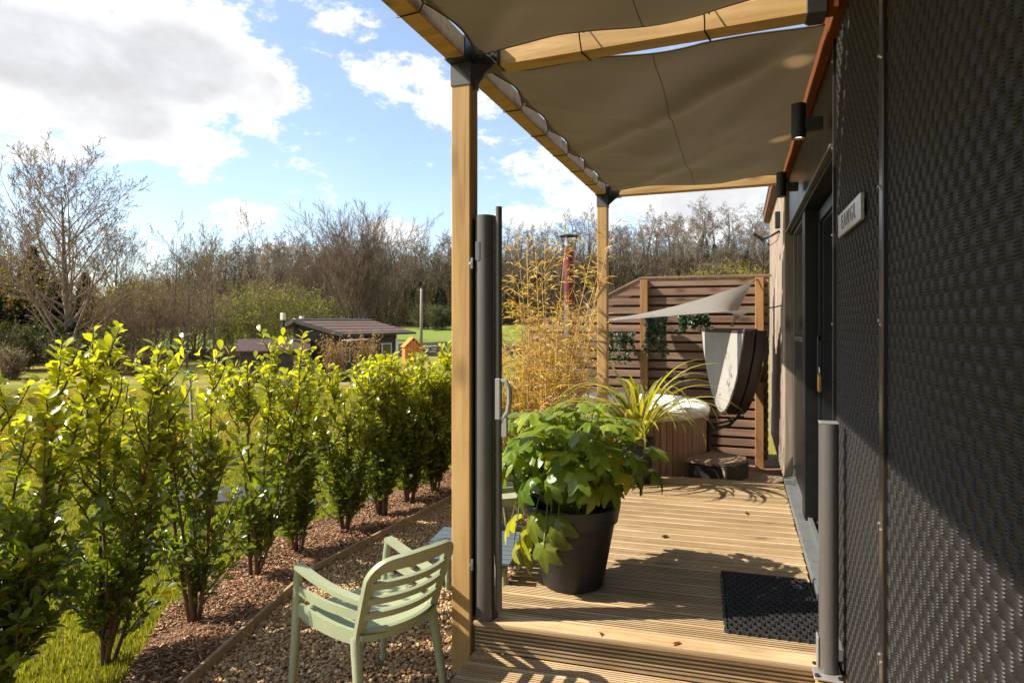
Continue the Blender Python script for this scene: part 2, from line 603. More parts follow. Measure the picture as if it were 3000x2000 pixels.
def sail_mat(name, col, trans):
    n = NM(name)
    v = n.coords((1, 1, 1), False)
    wv = n.N('ShaderNodeTexNoise'); wv.inputs['Scale'].default_value = 420; n.L(v, wv.inputs['Vector'])
    bg = n.noise(v, 2.2, 4, .6)
    c = n.ramp(bg, [(.3, tuple(x * .9 for x in col)), (.7, tuple(x * 1.08 for x in col))])
    return n.bsdf(c, .6, 0, .3, n.bump(wv.outputs['Fac'], .15, .001), trans, tuple(x * .9 for x in col))


M['sail'] = sail_mat('canopy_fabric', (.125, .096, .056), .22)
M['shade'] = sail_mat('shade_fabric', (.29, .265, .23), .32)


def tread_mat():
    n = NM('bronze_tread_plate')
    v = n.coords((1, 1, 1), False)
    s = n.noise(v, 2.0, 5, .6)
    f = n.noise(v, 70, 4, .6)
    c = n.ramp(s, [(.3, (.010, .0085, .0072)), (.7, (.016, .0135, .0112))])
    dn = n.noise(v, 3.5, 6, .7)
    r = n.math('ADD', n.math('ADD', n.math('MULTIPLY', f, .14), .36), n.math('MULTIPLY', dn, .14))
    return n.bsdf(c, r, .08, .34, n.bump(f, .06, .002))


M['tread'] = tread_mat()


def glass_mat():
    n = NM('dark_window_glass')
    return n.bsdf((.012, .013, .014), .03, 0, .9)


M['glass'] = glass_mat()


def lawn_mat(name, a, b, c, dry, scale=.35):
    n = NM(name)
    v = n.coords((1, 1, 1), False, True)
    big = n.noise(v, scale, 5, .6)
    fine = n.noise(v, 9, 5, .7)
    col = n.ramp(fine, [(.3, a), (.55, b), (.75, c)])
    col = n.mix(n.ramp(big, [(.42, (0, 0, 0)), (.62, (.8, .8, .8))]), col, dry)
    return n.bsdf(col, .95, 0, .1, n.bump(n.noise(v, 30, 4, .7), .6, .03))


M['lawn'] = lawn_mat('lawn_turf', (.10, .13, .02), (.17, .185, .03), (.23, .21, .045), (.32, .215, .055), .30)
M['pasture'] = lawn_mat('pasture_grass', (.10, .16, .022), (.15, .22, .034), (.19, .25, .05), (.20, .20, .055), .06)
M['wood_floor'] = lawn_mat('woodland_floor', (.045, .036, .02), (.075, .058, .032), (.095, .09, .035), (.08, .085, .03), .05)
M['gravel_bed'] = lawn_mat('gravel_bed', (.18, .10, .055), (.27, .16, .085), (.34, .22, .12), (.25, .15, .08), 3)
M['mulch_bed'] = lawn_mat('bark_mulch', (.10, .055, .030), (.16, .090, .05), (.21, .125, .075), (.14, .08, .045), 3)
M['slabp'] = plain('patio_paving', (.26, .22, .18), .85, 0, .2, .25, 3)

# ------------------------------------------------------------------ the ground
def height(d, r):
    d = np.asarray(d, float); r = np.asarray(r, float)
    h = np.interp(d, [-200, 9, 14, 30, 46, 113, 175, 260, 1500], [0, 0, -.12, -.92, -.62, .95, .95, .95, .95])
    a = np.clip((r / np.maximum(d, 1) + .75) / 1.15, 0, 1)
    hill = 7 + 10 * a * a * (3 - 2 * a)
    t = np.clip((d - 108) / 67, 0, 1)
    h = h + hill * t * t * (3 - 2 * t) * (1 + .0015 * np.maximum(d - 175, 0))
    far = np.clip((d - 20) / 60, 0, 1)
    h = h + far * (.25 * np.sin(r * .11 + 1) + .2 * np.sin(d * .13 + r * .05))
    return h


def gz(p):
    """ground height under a world point"""
    r = p[0] * CS + p[1] * SN; d = -p[0] * SN + p[1] * CS
    return float(height(d, r))


def land(name, ds, mat, nr=70, lift=0.0):
    ds = np.array(ds, float)
    t = np.linspace(-1, 1, nr + 1); t = np.sign(t) * np.abs(t) ** 1.3
    V = []
    for d in ds:
        r = t * (70 + 1.3 * abs(d))
        z = height(d, r) - lift
        V.append(np.stack([r * CS - d * SN, r * SN + d * CS, z], 1))
    V = np.concatenate(V)
    F = []
    n = nr + 1
    for i in range(len(ds) - 1):
        a = i * n + np.arange(nr)
        F.append(np.stack([a, a + 1, a + 1 + n, a + n], 1))
    o = np_obj(name, V, np.concatenate(F), mat, None, True)
    return tag(o, kind='structure')


land('lawn', [-80, -40, -20, -10, -5, 0, 2, 4, 6, 8, 10, 12, 15, 18, 22, 26, 30, 34, 38, 42, 46], M['lawn'])
land('pasture', [46, 50, 56, 62, 70, 78, 86, 95, 104, 109], M['pasture'])
land('hillside', [109, 113, 118, 124, 131, 138, 146, 154, 162, 170, 178, 190, 205, 230, 260, 400, 900, 1500], M['wood_floor'])


def bed(name, poly, z, mat):
    mb = MB()
    n = len(poly)
    mb.add([(x, y, z) for x, y in poly] + [(x, y, z - .02) for x, y in poly],
           [tuple(range(n))] + [(i, n + i, n + (i + 1) % n, (i + 1) % n) for i in range(n)])
    return tag(mb.obj(name, mat), kind='structure')


EDGE1 = [(-2.30, 1.65), (-2.48, 2.48), (-2.725, 3.56)]
EDGE2 = [(-2.775, 3.80), (-2.64, 5.77), (-2.50, 8.6)]
gravel_poly = [(0.2, 0.3), (0.2, 2.6), (-1.2, 2.6), (-1.2, 6.2), (0.35, 6.2), (.5, 8.9), (-2.5, 8.9), (-2.50, 8.6), (-2.64, 5.77), (-2.76, 3.75), (-2.725, 3.56), (-2.48, 2.48), (-2.15, .9), (-2.0, .3)]
mulch_poly = [(-2.0, .3), (-2.15, .9), (-2.48, 2.48), (-2.725, 3.56), (-2.76, 3.75), (-2.64, 5.77), (-2.50, 8.6), (-3.2, 8.8), (-3.32, 6.2), (-3.50, 4.6), (-3.42, 3.6), (-3.24, 3.0), (-2.98, 2.62), (-2.70, 2.2), (-2.5, 1.7), (-2.32, .9), (-2.1, .3)]
bed('gravel_bed', gravel_poly, .006, M['gravel_bed'])
bed('mulch_bed', mulch_poly, .012, M['mulch_bed'])


def inside(poly, x, y):
    p = np.array(poly); n = len(p); res = np.zeros(len(x), bool)
    j = n - 1
    for i in range(n):
        c = ((p[i, 1] > y) != (p[j, 1] > y)) & (x < (p[j, 0] - p[i, 0]) * (y - p[i, 1]) / (p[j, 1] - p[i, 1] + 1e-12) + p[i, 0])
        res ^= c; j = i
    return res


ico = None


def ico_arrays():
    t = (1 + 5 ** .5) / 2
    v = np.array([(-1, t, 0), (1, t, 0), (-1, -t, 0), (1, -t, 0), (0, -1, t), (0, 1, t), (0, -1, -t), (0, 1, -t), (t, 0, -1), (t, 0, 1), (-t, 0, -1), (-t, 0, 1)], float)
    v /= np.linalg.norm(v[0])
    f = np.array([(0, 11, 5), (0, 5, 1), (0, 1, 7), (0, 7, 10), (0, 10, 11), (1, 5, 9), (5, 11, 4), (11, 10, 2), (10, 7, 6), (7, 1, 8), (3, 9, 4), (3, 4, 2), (3, 2, 6), (3, 6, 8), (3, 8, 9), (4, 9, 5), (2, 4, 11), (6, 2, 10), (8, 6, 7), (9, 8, 1)])
    return v, f


def rotz(a):
    c, s = np.cos(a), np.sin(a); z = np.zeros_like(a); o = np.ones_like(a)
    return np.stack([np.stack([c, -s, z], -1), np.stack([s, c, z], -1), np.stack([z, z, o], -1)], -2)


def rot_rand(rng, n, tilt=PI):
    az = rng.uniform(0, 2 * PI, n); ti = rng.uniform(-tilt, tilt, n); a2 = rng.uniform(0, 2 * PI, n)
    c, s = np.cos(ti), np.sin(ti); z = np.zeros(n); o = np.ones(n)
    rx = np.stack([np.stack([o, z, z], -1), np.stack([z, c, -s], -1), np.stack([z, s, c], -1)], -2)
    return rotz(az) @ rx @ rotz(a2)


def scatter(name, mat, base_v, base_f, pos, rot, scl, tint, kind='stuff', parent=None, smooth=True):
    n = len(pos); k = len(base_v)
    v = (base_v[None, :, :] * scl[:, None, :])
    v = np.einsum('nij,nkj->nki', rot, v) + pos[:, None, :]
    f = base_f[None] + (np.arange(n) * k)[:, None, None]
    col = np.repeat(np.concatenate([tint, np.ones((n, 1))], 1), k, 0)
    o = np_obj(name, v.reshape(-1, 3), f.reshape(-1, base_f.shape[1]), mat, parent, smooth, col)
    if kind: o['kind'] = kind
    return o


def palette(rng, n, cols, jit=.15):
    c = np.array(cols)[rng.integers(0, len(cols), n)]
    return np.clip(c * rng.uniform(1 - jit, 1 + jit, (n, 1)), 0, 1)


def make_gravel():
    rng = np.random.default_rng(3)
    n = 92000
    x = rng.uniform(-2.85, -1.0, n); y = rng.uniform(1.5, 8.0, n) ** 1.0
    far = rng.uniform(0, 1, n) < np.clip(1.5 - (y - 1.5) * .17, .35, 1)
    ok = inside(gravel_poly, x, y) & far
    x, y = x[ok], y[ok]; n = len(x)
    v, f = ico_arrays()
    v = v * rng.uniform(.85, 1.15, v.shape)
    s = rng.uniform(.0048, .0115, n)
    scl = np.stack([s * rng.uniform(.9, 1.4, n), s, s * rng.uniform(.6, .95, n)], 1)
    pos = np.stack([x, y, .009 + rng.uniform(-.003, .012, n)], 1)
    tint = palette(rng, n, [(.50, .30, .14), (.42, .24, .11), (.56, .38, .20), (.30, .18, .09), (.62, .47, .28), (.46, .26, .13), (.38, .28, .18)], .25)
    o = scatter('gravel', M['pebble'], v, f, pos, rot_rand(rng, n, .5), scl, tint)
    tag(o, 'rounded brown and tan gravel between the deck and the bark bed', 'gravel')


def make_mulch():
    rng = np.random.default_rng(4)
    n = 52000
    x = rng.uniform(-3.6, -2.0, n); y = rng.uniform(1.2, 8.4, n)
    keep = rng.uniform(0, 1, n) < np.clip(1.4 - (y - 1.5) * .13, .4, 1)
    ok = inside(mulch_poly, x, y) & keep
    x, y = x[ok], y[ok]; n = len(x)
    bv = np.array([(-1, -1, -1), (1, -.6, -1), (1, .7, -1), (-1, 1, -1), (-1, -.8, 1), (.9, -1, 1), (1, 1, 1), (-.9, .8, 1)], float) * .5
    bf = np.array([(0, 3, 2, 1), (4, 5, 6, 7), (0, 1, 5, 4), (1, 2, 6, 5), (2, 3, 7, 6), (3, 0, 4, 7)])
    L = rng.uniform(.010, .036, n) * np.where(rng.uniform(0, 1, n) < .06, 1.8, 1)
    scl = np.stack([L, rng.uniform(.003, .009, n), rng.uniform(.002, .005, n)], 1)
    pos = np.stack([x, y, .018 + rng.uniform(0, .018, n) + .02 * np.sin(x * 9) * np.sin(y * 5)], 1)
    tint = palette(rng, n, [(.32, .165, .09), (.42, .24, .14), (.23, .115, .06), (.50, .33, .21), (.37, .19, .11), (.18, .10, .055)], .25)
    o = scatter('bark_mulch', M['chip'], bv, bf, pos, rot_rand(rng, n, .45), scl, tint, smooth=False)
    tag(o, 'reddish brown bark mulch chips spread under the hedge', 'mulch')


def make_grass():
    rng = np.random.default_rng(5)
    n = 420000
    u = rng.uniform(0, 1, n)
    d = 2.0 + 20 * u ** 1.55
    a = rng.uniform(-.86, .02, n)
    r = a * d
    x = r * CS - d * SN; y = r * SN + d * CS
    ok = (~inside(mulch_poly, x, y)) & (~inside(gravel_poly, x, y)) & (x < -2.6)
    x, y, d, r = x[ok], y[ok], d[ok], r[ok]; n = len(x)
    z = height(d, r)
    hgt = rng.uniform(.018, .048, n) * np.clip(.8 + d * .06, .8, 1.8)
    wid = rng.uniform(.002, .004, n) * (1 + d * .16)
    az = rng.uniform(0, 2 * PI, n); lean = rng.uniform(0, .55, n) * hgt
    dx, dy = np.cos(az), np.sin(az)
    a2 = rng.uniform(0, 2 * PI, n)
    p0 = np.stack([x - dx * wid, y - dy * wid, z - .005], 1)
    p1 = np.stack([x + dx * wid, y + dy * wid, z - .005], 1)
    p2 = np.stack([x + np.cos(a2) * lean, y + np.sin(a2) * lean, z + hgt], 1)
    V = np.stack([p0, p1, p2], 1).reshape(-1, 3)
    F = np.arange(3 * n).reshape(-1, 3)
    patch = np.clip(.5 + .5 * np.sin(x * .55 + 1.3 * np.sin(y * .35)) + rng.normal(0, .25, n), 0, 1)
    g = palette(rng, n, [(.20, .21, .034), (.24, .25, .045), (.15, .17, .026), (.28, .26, .065)], .25)
    dry = palette(rng, n, [(.36, .24, .06), (.30, .22, .06), (.42, .29, .09)], .2)
    near = np.clip((d - 5) / 4, 0, 1)
    w = np.clip(patch * 1.2 - .35, 0, .8)[:, None] * near[:, None]
    t = g * (1 - w) + dry * w
    col = np.repeat(np.concatenate([t, np.ones((n, 1))], 1), 3, 0)
    o = np_obj('grass', V, F, M['blade'], None, False, col)
    tag(o, 'short green and straw coloured lawn grass behind the hedge', 'grass', kind='stuff')


make_gravel(); make_mulch(); make_grass()

# ------------------------------------------------------------------ deck and step
DK = 0.29
SK = 0.053


def grooved_profile(w, t, ng=5, gd=.008, gw=.0098, edge=.007):
    """cross-section (y across, z up, top at 0)"""
    pts = [(0.002, -t), (0, -t + .002), (0, -.004), (.004, 0)]
    span = w - 2 * edge
    for i in range(ng):
        c = edge + span * (i + .5) / ng
        pts += [(c - gw / 2, 0), (c - gw / 2 + .0012, -gd), (c + gw / 2 - .0012, -gd), (c + gw / 2, 0)]
    pts += [(w - .004, 0), (w, -.004), (w, -t + .002), (w - .002, -t)]
    return pts


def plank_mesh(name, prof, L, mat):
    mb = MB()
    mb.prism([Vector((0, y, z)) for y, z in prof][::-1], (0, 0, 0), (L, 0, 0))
    me = mb.mesh(name, [mat, M['groove_dark']])
    for p in me.polygons:                       # darker timber colour in the grooves and down the board edges
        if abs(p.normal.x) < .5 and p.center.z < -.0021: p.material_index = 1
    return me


def build_deck():
    L = 1.60
    frame = MB()
    for i in range(5):
        x = .08 + i * .36
        frame.box((-1.222 + x + .0, 4.64 + x * SK, .175), (.045, 3.2, .14))
    for x, y, zz in ((-1.1, 3.2, .05), (.2, 3.3, .05), (-1.1, 5.9, .05), (.2, 6.0, .05)):
        frame.box((x, y, zz), (.09, .09, .12))
    deck = frame.obj('deck', M['edge'])
    tag(deck, kind='structure')
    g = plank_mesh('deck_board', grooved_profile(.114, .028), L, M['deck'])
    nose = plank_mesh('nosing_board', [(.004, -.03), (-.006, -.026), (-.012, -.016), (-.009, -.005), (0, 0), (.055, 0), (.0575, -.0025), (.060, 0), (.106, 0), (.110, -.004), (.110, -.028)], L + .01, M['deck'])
    rnd = random.Random(2)
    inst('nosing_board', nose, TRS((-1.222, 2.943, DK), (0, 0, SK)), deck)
    for i in range(26):
        y = .1165 + i * .1250
        m = TRS((-1.222 + rnd.uniform(-.004, .004), 2.943 + y, DK + rnd.uniform(-.0012, .0012)), (0, 0, SK + rnd.uniform(-.0006, .0006)))
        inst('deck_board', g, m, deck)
    # left fascia board
    inst('fascia_board', MB().box((0, 0, 0), (.02, 3.2, .12), .003).mesh('fascia_board', M['deck']), TRS((-1.238, 4.68, .185)), deck)
    # riser and lower step
    st = MB()
    for x in (-1.1, -.4, .25):
        st.box((x, 2.45, .06), (.06, .9, .1))
    step = st.obj('step', M['edge'])
    tag(step, kind='structure')
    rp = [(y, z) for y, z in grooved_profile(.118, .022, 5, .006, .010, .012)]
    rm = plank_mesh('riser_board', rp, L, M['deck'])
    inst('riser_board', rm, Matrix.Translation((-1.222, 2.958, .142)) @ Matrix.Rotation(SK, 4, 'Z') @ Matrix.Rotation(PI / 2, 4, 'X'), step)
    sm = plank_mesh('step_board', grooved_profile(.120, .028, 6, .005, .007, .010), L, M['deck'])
    for i in range(7):
        y = 2.955 - .1245 * (i + 1)
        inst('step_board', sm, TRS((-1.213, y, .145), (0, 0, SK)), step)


build_deck()


def edging(name, pts, label):
    root = None
    mb = MB()
    for a, b in zip(pts[:-1], pts[1:]):
        mb.beam((a[0], a[1], .035), (b[0], b[1], .035), .022, .07, .003)
    o = mb.obj(name, M['edge'])
    o.rotation_euler = (0, 0, 0)
    tag(o, label, 'edging', 'timber edging boards of the bark bed')


edging('edging_board', EDGE1, 'pale timber edging board along the gravel beside the near green chair')
edging('edging_board', EDGE2, 'thin timber edging board running away along the gravel to the far hedge')


# ------------------------------------------------------------------ pergola
BZ = 3.06                                   # beam centre height


def build_pergola():
    p = empty('pergola', (-1.29, 2.99, 0))
    tag(p, 'timber pergola with black steel corner brackets over the deck', 'pergola')
    off = Vector((-1.29, 2.99, 0))

    def part(name, mb, mat):
        mb.v = [tuple(Vector(v) - off) for v in mb.v]
        return mb.obj(name, mat, p)

    def bolt(b, pos, axis, r=.009):
        a = Vector(pos); part_ = MB()
        part_.tube([a, a + Vector(axis) * .010], r, 6)
        part('bolt', part_, M['iron']).parent = b
    for (x, y) in ((-1.29, 2.99), (-1.30, 6.52)):
        part('post', MB().box((x, y, 1.45), (.10, .10, 2.94), .005), M['post'])
        b = MB()
        b.box((x, y, 2.955), (.108, .108, .108), .002)                    # sleeve
        br = part('bracket', b, M['alu'])
        b = MB()
        b.box((x, y, BZ), (.109, .24, .109), .002)
        b.box((x + .11, y + .06, BZ), (.12, .108, .109), .002)
        b.add([(x + .056, y - .05, 2.90), (x + .056, y - .05, 3.0), (x + .156, y + .0, 3.0)], [(0, 1, 2)])
        b.prism([Vector((x - .02, y - .057, 3.0)), Vector((x + .056, y - .057, 3.0)), Vector((x + .056, y - .057, 2.91))], (0, 0, 0), (0, .004, 0))
        b.prism([Vector((x + .055, y - .02, 3.0)), Vector((x + .055, y + .12, 3.0)), Vector((x + .055, y - .02, 2.88))], (0, 0, 0), (.004, 0, 0))
        br2 = part('bracket', b, M['iron'])
        for k in range(3):
            bolt(br2, (x + .059, y - .04 + .05 * k, BZ - .03 + .02 * k), (1, 0, 0))
            bolt(br2, (x + .1 + .03 * k, y - .0, BZ + .0), (0, -1, 0))
    # long beams
    part('beam', MB().beam((-1.29, -1.2, BZ), (-1.29, 2.87, BZ), .10, .10, .005), M['beam'])
    part('beam', MB().beam((-1.29, 3.11, BZ), (-1.30, 6.40, BZ), .10, .10, .005), M['beam'])
    # cross beams to the cabin wall
    for a, b in (((-1.12, 3.085, BZ), (.27, 2.99, BZ)), ((-1.13, 6.565, BZ), (.37, 6.49, BZ))):
        part('beam', MB().beam(a, b, .10, .10, .005), M['beam'])
    part('beam', MB().beam((-1.24, -.5, BZ), (.40, -.55, BZ), .10, .10, .005), M['beam'])
    w = MB()
    w.box((.30, 2.985, BZ), (.075, .112, .109), .002)
    part('bracket', w, M['iron'])
    part('bracket', MB().box((.395, 6.49, BZ), (.05, .112, .112), .002), M['iron'])
    part('packing_block', MB().box((.362, 2.985, BZ + .005), (.045, .09, .09), .004), M['copper'])
    return p


build_pergola()


def canopy(name, x0, x1, y0a, y1a, skew0, skew1, zl, zr, sag, label, eyel, seed):
    """laced fabric panel, sagging between its ties"""
    rnd = random.Random(seed)
    ph = [rnd.uniform(0, 6.28) for _ in range(6)]
    nu, nv = 48, 96
    ns = max(2, round((y1a - y0a) / .58)); nx = 3

    def pt(u, v):
        # u across (towards wall), v along
        ya = y0a + skew0 * u; yb = y1a + skew1 * u
        sc_v = abs(math.sin(v * ns * PI)) if 0 < v < 1 else 0
        sc_u = abs(math.sin(u * nx * PI))
        inset_l = .050 * sc_v * (1 - u) ** 6
        x = x0 + (x1 - x0) * u + inset_l
        y = ya + (yb - ya) * v
        y += .02 * sc_u * (1 - v) ** 14 - .010 * sc_u * v ** 14
        z = zl + (zr - zl) * u - sag * (4 * u * (1 - u)) ** .8 * (4 * v * (1 - v)) ** .55
        # tension folds running from the ties and corners
        z += .020 * math.sin(7 * (u * 1.2 + v * 1.6) + ph[0]) * u * (1 - u) * 4
        for k in range(ns):
            c = (k + .0) / ns
            dv = (v - c) - u * (.10 + .05 * math.sin(k * 2.1 + ph[2]))
            amp = .030 * (.6 + .4 * math.sin(k * 1.7 + ph[3]))
            z -= amp * math.exp(-(dv / (.016 + .05 * u)) ** 2) * math.exp(-u * 2.2) * (u * 7 if u < .143 else 1)
        z += .010 * math.sin(17 * v - 9 * u + ph[1]) * (1 - u) * u * 4
        z += .008 * math.sin(29 * v + 13 * u + ph[4]) * (1 - u) * u * 3
        q = (1 - u) - v * 1.9
        z -= .075 * math.exp(-(q / .07) ** 2) * math.exp(-v * 2.6) * min(1, v * 9)
        q = (1 - u) - v * .9
        z += .04 * math.exp(-(q / .06) ** 2) * math.exp(-v * 2.6) * min(1, v * 9)
        q = u - v * 1.4
        z -= .05 * math.exp(-(q / .06) ** 2) * math.exp(-v * 2.4) * min(1, v * 9)
        q = u - (1 - v) * 1.5
        z -= .04 * math.exp(-(q / .06) ** 2) * math.exp(-(1 - v) * 2.8) * min(1, (1 - v) * 9)
        return (x, y, z)
    mb = MB(); mb.grid(pt, nu, nv)
    o = mb.obj(name, M['sail'], None, True)
    tag(o, label, 'canopy', 'fabric canopies laced into the pergola')
    # hem
    hm = MB()
    for edge in ([pt(0, j / nv) for j in range(nv + 1)], [pt(i / nu, 0) for i in range(nu + 1)], [pt(i / nu, 1) for i in range(nu + 1)]):
        hm.tube(edge, .005, 5)
    hm.obj('hem', M['sail'], o, True)
    # centre seam
    sm = MB(); sm.tube([Vector(pt(.52, j / nv)) - Vector((0, 0, .002)) for j in range(nv + 1)], .0022, 4)
    sm.obj('seam', M['sail'], o, True)
    for k in range(ns + 1):
        if k / ns > .99 or k == 0: continue
        a = Vector(pt(0, k / ns))
        lp = MB()
        xx, zb, zt = -1.29, BZ - .054, BZ + .056
        dy = .012
        loop = [a, Vector((xx + .054, a.y + dy, zt)), Vector((xx - .054, a.y + dy * 1.5, zt)), Vector((xx - .054, a.y, zb)), Vector((xx + .056, a.y - dy, zb)), a + Vector((.004, 0, -.002))]
        lp.tube(loop, .0035, 5)
        lp.obj('cord', M['black'], o)
        kn = MB(); kn.lathe([(.0001, .004), (.012, .003), (.013, 0), (.012, -.004), (.0001, -.005)], 10, a + Vector((.012, 0, 0)))
        kn.obj('eyelet', M['steel'], o, True)
    return o, pt


c1, pt1 = canopy('canopy_sail', -1.225, .365, 3.15, 6.47, .10, -.06, 3.045, 3.085, .07, 'taut khaki fabric canopy between the two pergola posts', 5, 1)
c2, pt2 = canopy('canopy_sail', -1.225, .365, -.45, 2.978, -.04, -.092, 3.052, 3.088, .08, 'nearer khaki fabric canopy cut off by the top of the picture', 5, 4)


def beam_tie(u, sail, ptf, v):
    a = Vector(ptf(u, v))
    mb = MB()
    ya = 3.085 - (a.x + 1.12) * .068
    lo = Vector((a.x, ya - .052, BZ - .054)); lo2 = Vector((a.x + .02, ya + .054, BZ - .054))
    mb.tube([a, a + Vector((.002, .01, -.03)), lo, lo2, Vector((a.x + .02, ya + .054, BZ + .055)), Vector((a.x + .03, ya - .052, BZ + .055)), a + Vector((.02, .012, 0))], .0035, 5)
    mb.obj('cord', M['black'], sail)


for u in (.33, .68):
    beam_tie(u, c2, pt2, 1.0)
mb = MB(); a = Vector((.36, 3.03, 3.1))
mb.tube([Vector((.345, 3.08, 3.09)), Vector((.375, 3.06, 3.11)), Vector((.392, 3.02, 3.10)), Vector((.38, 2.99, 3.08)), Vector((.36, 3.02, 3.075)), Vector((.345, 3.09, 3.085))], .004, 6)
mb.tube([Vector((.385, 2.98, 3.15)), Vector((.395, 2.95, 3.12)), Vector((.39, 3.0, 3.08))], .004, 6)
mb.obj('hook', M['steel'], c1)

# ------------------------------------------------------------------ the cabin
PX = .42


def build_cabin():
    c = empty('garden_cabin', (.55, 3.0, 0))
    tag(c, 'dark bronze metal clad cabin with glazed door and timber clad far end', 'cabin')
    off = Vector((.55, 3.0, 0))

    def part(name, mb, mat, parent=None, **k):
        mb.v = [tuple(Vector(v) - off) for v in mb.v]
        return mb.obj(name, mat, parent or c, **k)
    part('body', MB().box((2.4, 4.1, 1.85), (3.6, 11.0, 2.9)), M['black'])
    part('roof', MB().box((2.3, 4.1, 3.40), (3.75, 11.3, .14), .01), M['iron'])
    # pressed metal wall panels
    B = .0352
    for (ya, yb) in ((-1.10, .010), (.014, 1.126), (1.130, 2.246), (2.250, 3.345)):
        mb = MB(); mb.box((PX + .02, (ya + yb) / 2, 1.70), (.04, yb - ya, 3.0), .003)
        pn = part('wall_panel', mb, M['tread'])
        ncol = int((yb - ya - .06) / B); nrow = int(2.96 / B)
        y0 = ya + ((yb - ya) - ncol * B) / 2; z0 = .22
        hb, hv = .0048, .0014
        V = []; F = []
        if ya < 0: nrow = 0
        for i in range(ncol):
            for j in range(nrow):
                y, z = y0 + i * B, z0 + j * B
                for k in range(5):
                    e = .0012
                    if (i + j) % 2 == 0:        # bars run along the wall, wide dark slots between
                        a1, b1 = y + e, y + B - e
                        hh = hb; zc = z + B * (k + .5) / 5; w = B * .078; tp = B * .022
                        q = [(a1, zc - w), (b1, zc - w), (b1, zc + w), (a1, zc + w)]
                        t = [(a1 + .001, zc - tp), (b1 - .001, zc - tp), (b1 - .001, zc + tp), (a1 + .001, zc + tp)]
                    else:                       # upright bars set close together
                        a1, b1 = z + e, z + B - e
                        hh = hv; yc = y + B * (k + .5) / 5; w = B * .096; tp = B * .080
                        q = [(yc - w, a1), (yc + w, a1), (yc + w, b1), (yc - w, b1)]
                        t = [(yc - tp, a1 + .001), (yc + tp, a1 + .001), (yc + tp, b1 - .001), (yc - tp, b1 - .001)]
                    o = len(V)
                    V += [(PX, *p) for p in q] + [(PX - hh, *p) for p in t]
                    F += [(o + 4, o + 5, o + 6, o + 7)] + [(o + m, o + (m + 1) % 4, o + 4 + (m + 1) % 4, o + 4 + m) for m in range(4)]
        if not V: continue
        V = np.array(V) - np.array(off)[None, :]
        tri = [np.array(F)]
        ro = np_obj('tread_relief', V, np.concatenate(tri)[:, ::-1], M['tread'], pn)
        ro['kind'] = 'stuff'
    # cover strips with paired screws
    for y in (1.128, 2.248, 3.338):
        w = .052 if y < 3 else .014
        st = part('cover_strip', MB().box((PX - .006, y, 1.70), (.016, w, 2.99), .003), M['strip'])
        for z in (.72, 1.12, 1.74, 2.15, 2.55, 2.95):
            for s in (-1, 1):
                sc = MB(); yy = y + s * .013 if y < 3 else y
                if y > 3 and s > 0: continue
                zz = z + s * .006
                sc.tube([(PX - .013, yy, zz), (PX - .0185, yy, zz), (PX - .020, yy, zz)], [.0055, .0050, .002], 8)
                part('screw', sc, M['steel'], st)
    # fascia over the openings and timber plate under the canopy
    part('fascia', MB().box((PX + .02, 4.90, 2.845), (.04, 3.09, .57), .002), M['bronze'])
    part('wall_plate', MB().box((.400, 2.87, 3.12), (.042, 7.2, .15), .004), M['copper'])
    part('soffit', MB().box((.50, 2.87, 3.225), (.36, 7.4, .03), .003), M['copper'])
    part('drip_trim', MB().box((PX - .01, 4.92, 2.563), (.03, 3.13, .016), .002), M['alu'])
    # door recess
    part('reveal', MB().box((.50, 3.365, 1.45), (.16, .03, 2.24), .002), M['jamb'])
    part('reveal', MB().box((.50, 4.90, 2.545), (.15, 3.05, .02), .002), M['jamb'])
    part('jamb', MB().box((.50, 5.13, 1.45), (.13, .20, 2.20), .003), M['jamb'])
    d = part('door', MB().box((.555, 4.22, 1.43), (.04, 1.58, 2.16), .002), M['jamb'])
    for (y, z, sy, sz) in ((3.50, 1.43, .07, 2.16), (4.96, 1.43, .07, 2.16), (4.22, 2.47, 1.45, .08), (4.22, .42, 1.45, .14)):
        part('door_frame', MB().box((.530, y, z), (.03, sy, sz), .003), M['alu'] if y < 3.6 else M['jamb'], d)
    part('pane', MB().box((.534, 4.22, 1.46), (.008, 1.40, 1.90), .001), M['glass'], d)
    h = MB()
    h.beam((.535, 4.30, 1.645), (.445, 4.30, 1.645), .026, .026, .003)
    h.beam((.535, 4.30, 1.385), (.445, 4.30, 1.385), .026, .026, .003)
    h.beam((.452, 4.30, 1.372), (.452, 4.30, 1.658), .024, .026, .003, (0, 1, 0))
    h.box((.527, 4.30, 1.51), (.008, .05, .34), .002)
    part('handle', h, M['black'], d)
    # window beside the door
    w = part('window', MB().box((.500, 5.80, 1.43), (.04, 1.12, 2.18), .002), M['jamb'])
    part('pane', MB().box((.476, 5.80, 2.075), (.010, 1.04, .88), .001), M['glass'], w)
    part('infill_panel', MB().box((.476, 5.80, .975), (.010, 1.04, 1.22), .001), M['bronze'], w)
    for (y, z, sy, sz) in ((5.26, 1.43, .04, 2.18), (6.34, 1.43, .04, 2.18), (5.80, 2.54, 1.04, .045), (5.80, 1.605, 1.04, .04), (5.80, .35, 1.04, .03)):
        part('frame', MB().box((.468, y, z), (.03, sy, sz), .003), M['alu'], w)
    # aluminium threshold
    s = MB(); s.box((.418, 4.78, .318), (.078, 3.36, .055), .003); s.box((.470, 4.86, .355), (.03, 3.2, .03), .002)
    sl = part('sill', s, M['sill'])
    for k in range(9):
        part('screw', MB().tube([(.400, 3.5 + k * .34, .3455), (.400, 3.5 + k * .34, .349)], .007, 8), M['steel'], sl)
    # timber clad end
    cl = part('cladding', MB().box((.475, 8.05, 1.72), (.10, 3.1, 2.86)), M['black'])
    bm = None
    rnd = random.Random(8)
    y = 6.475; i = 0
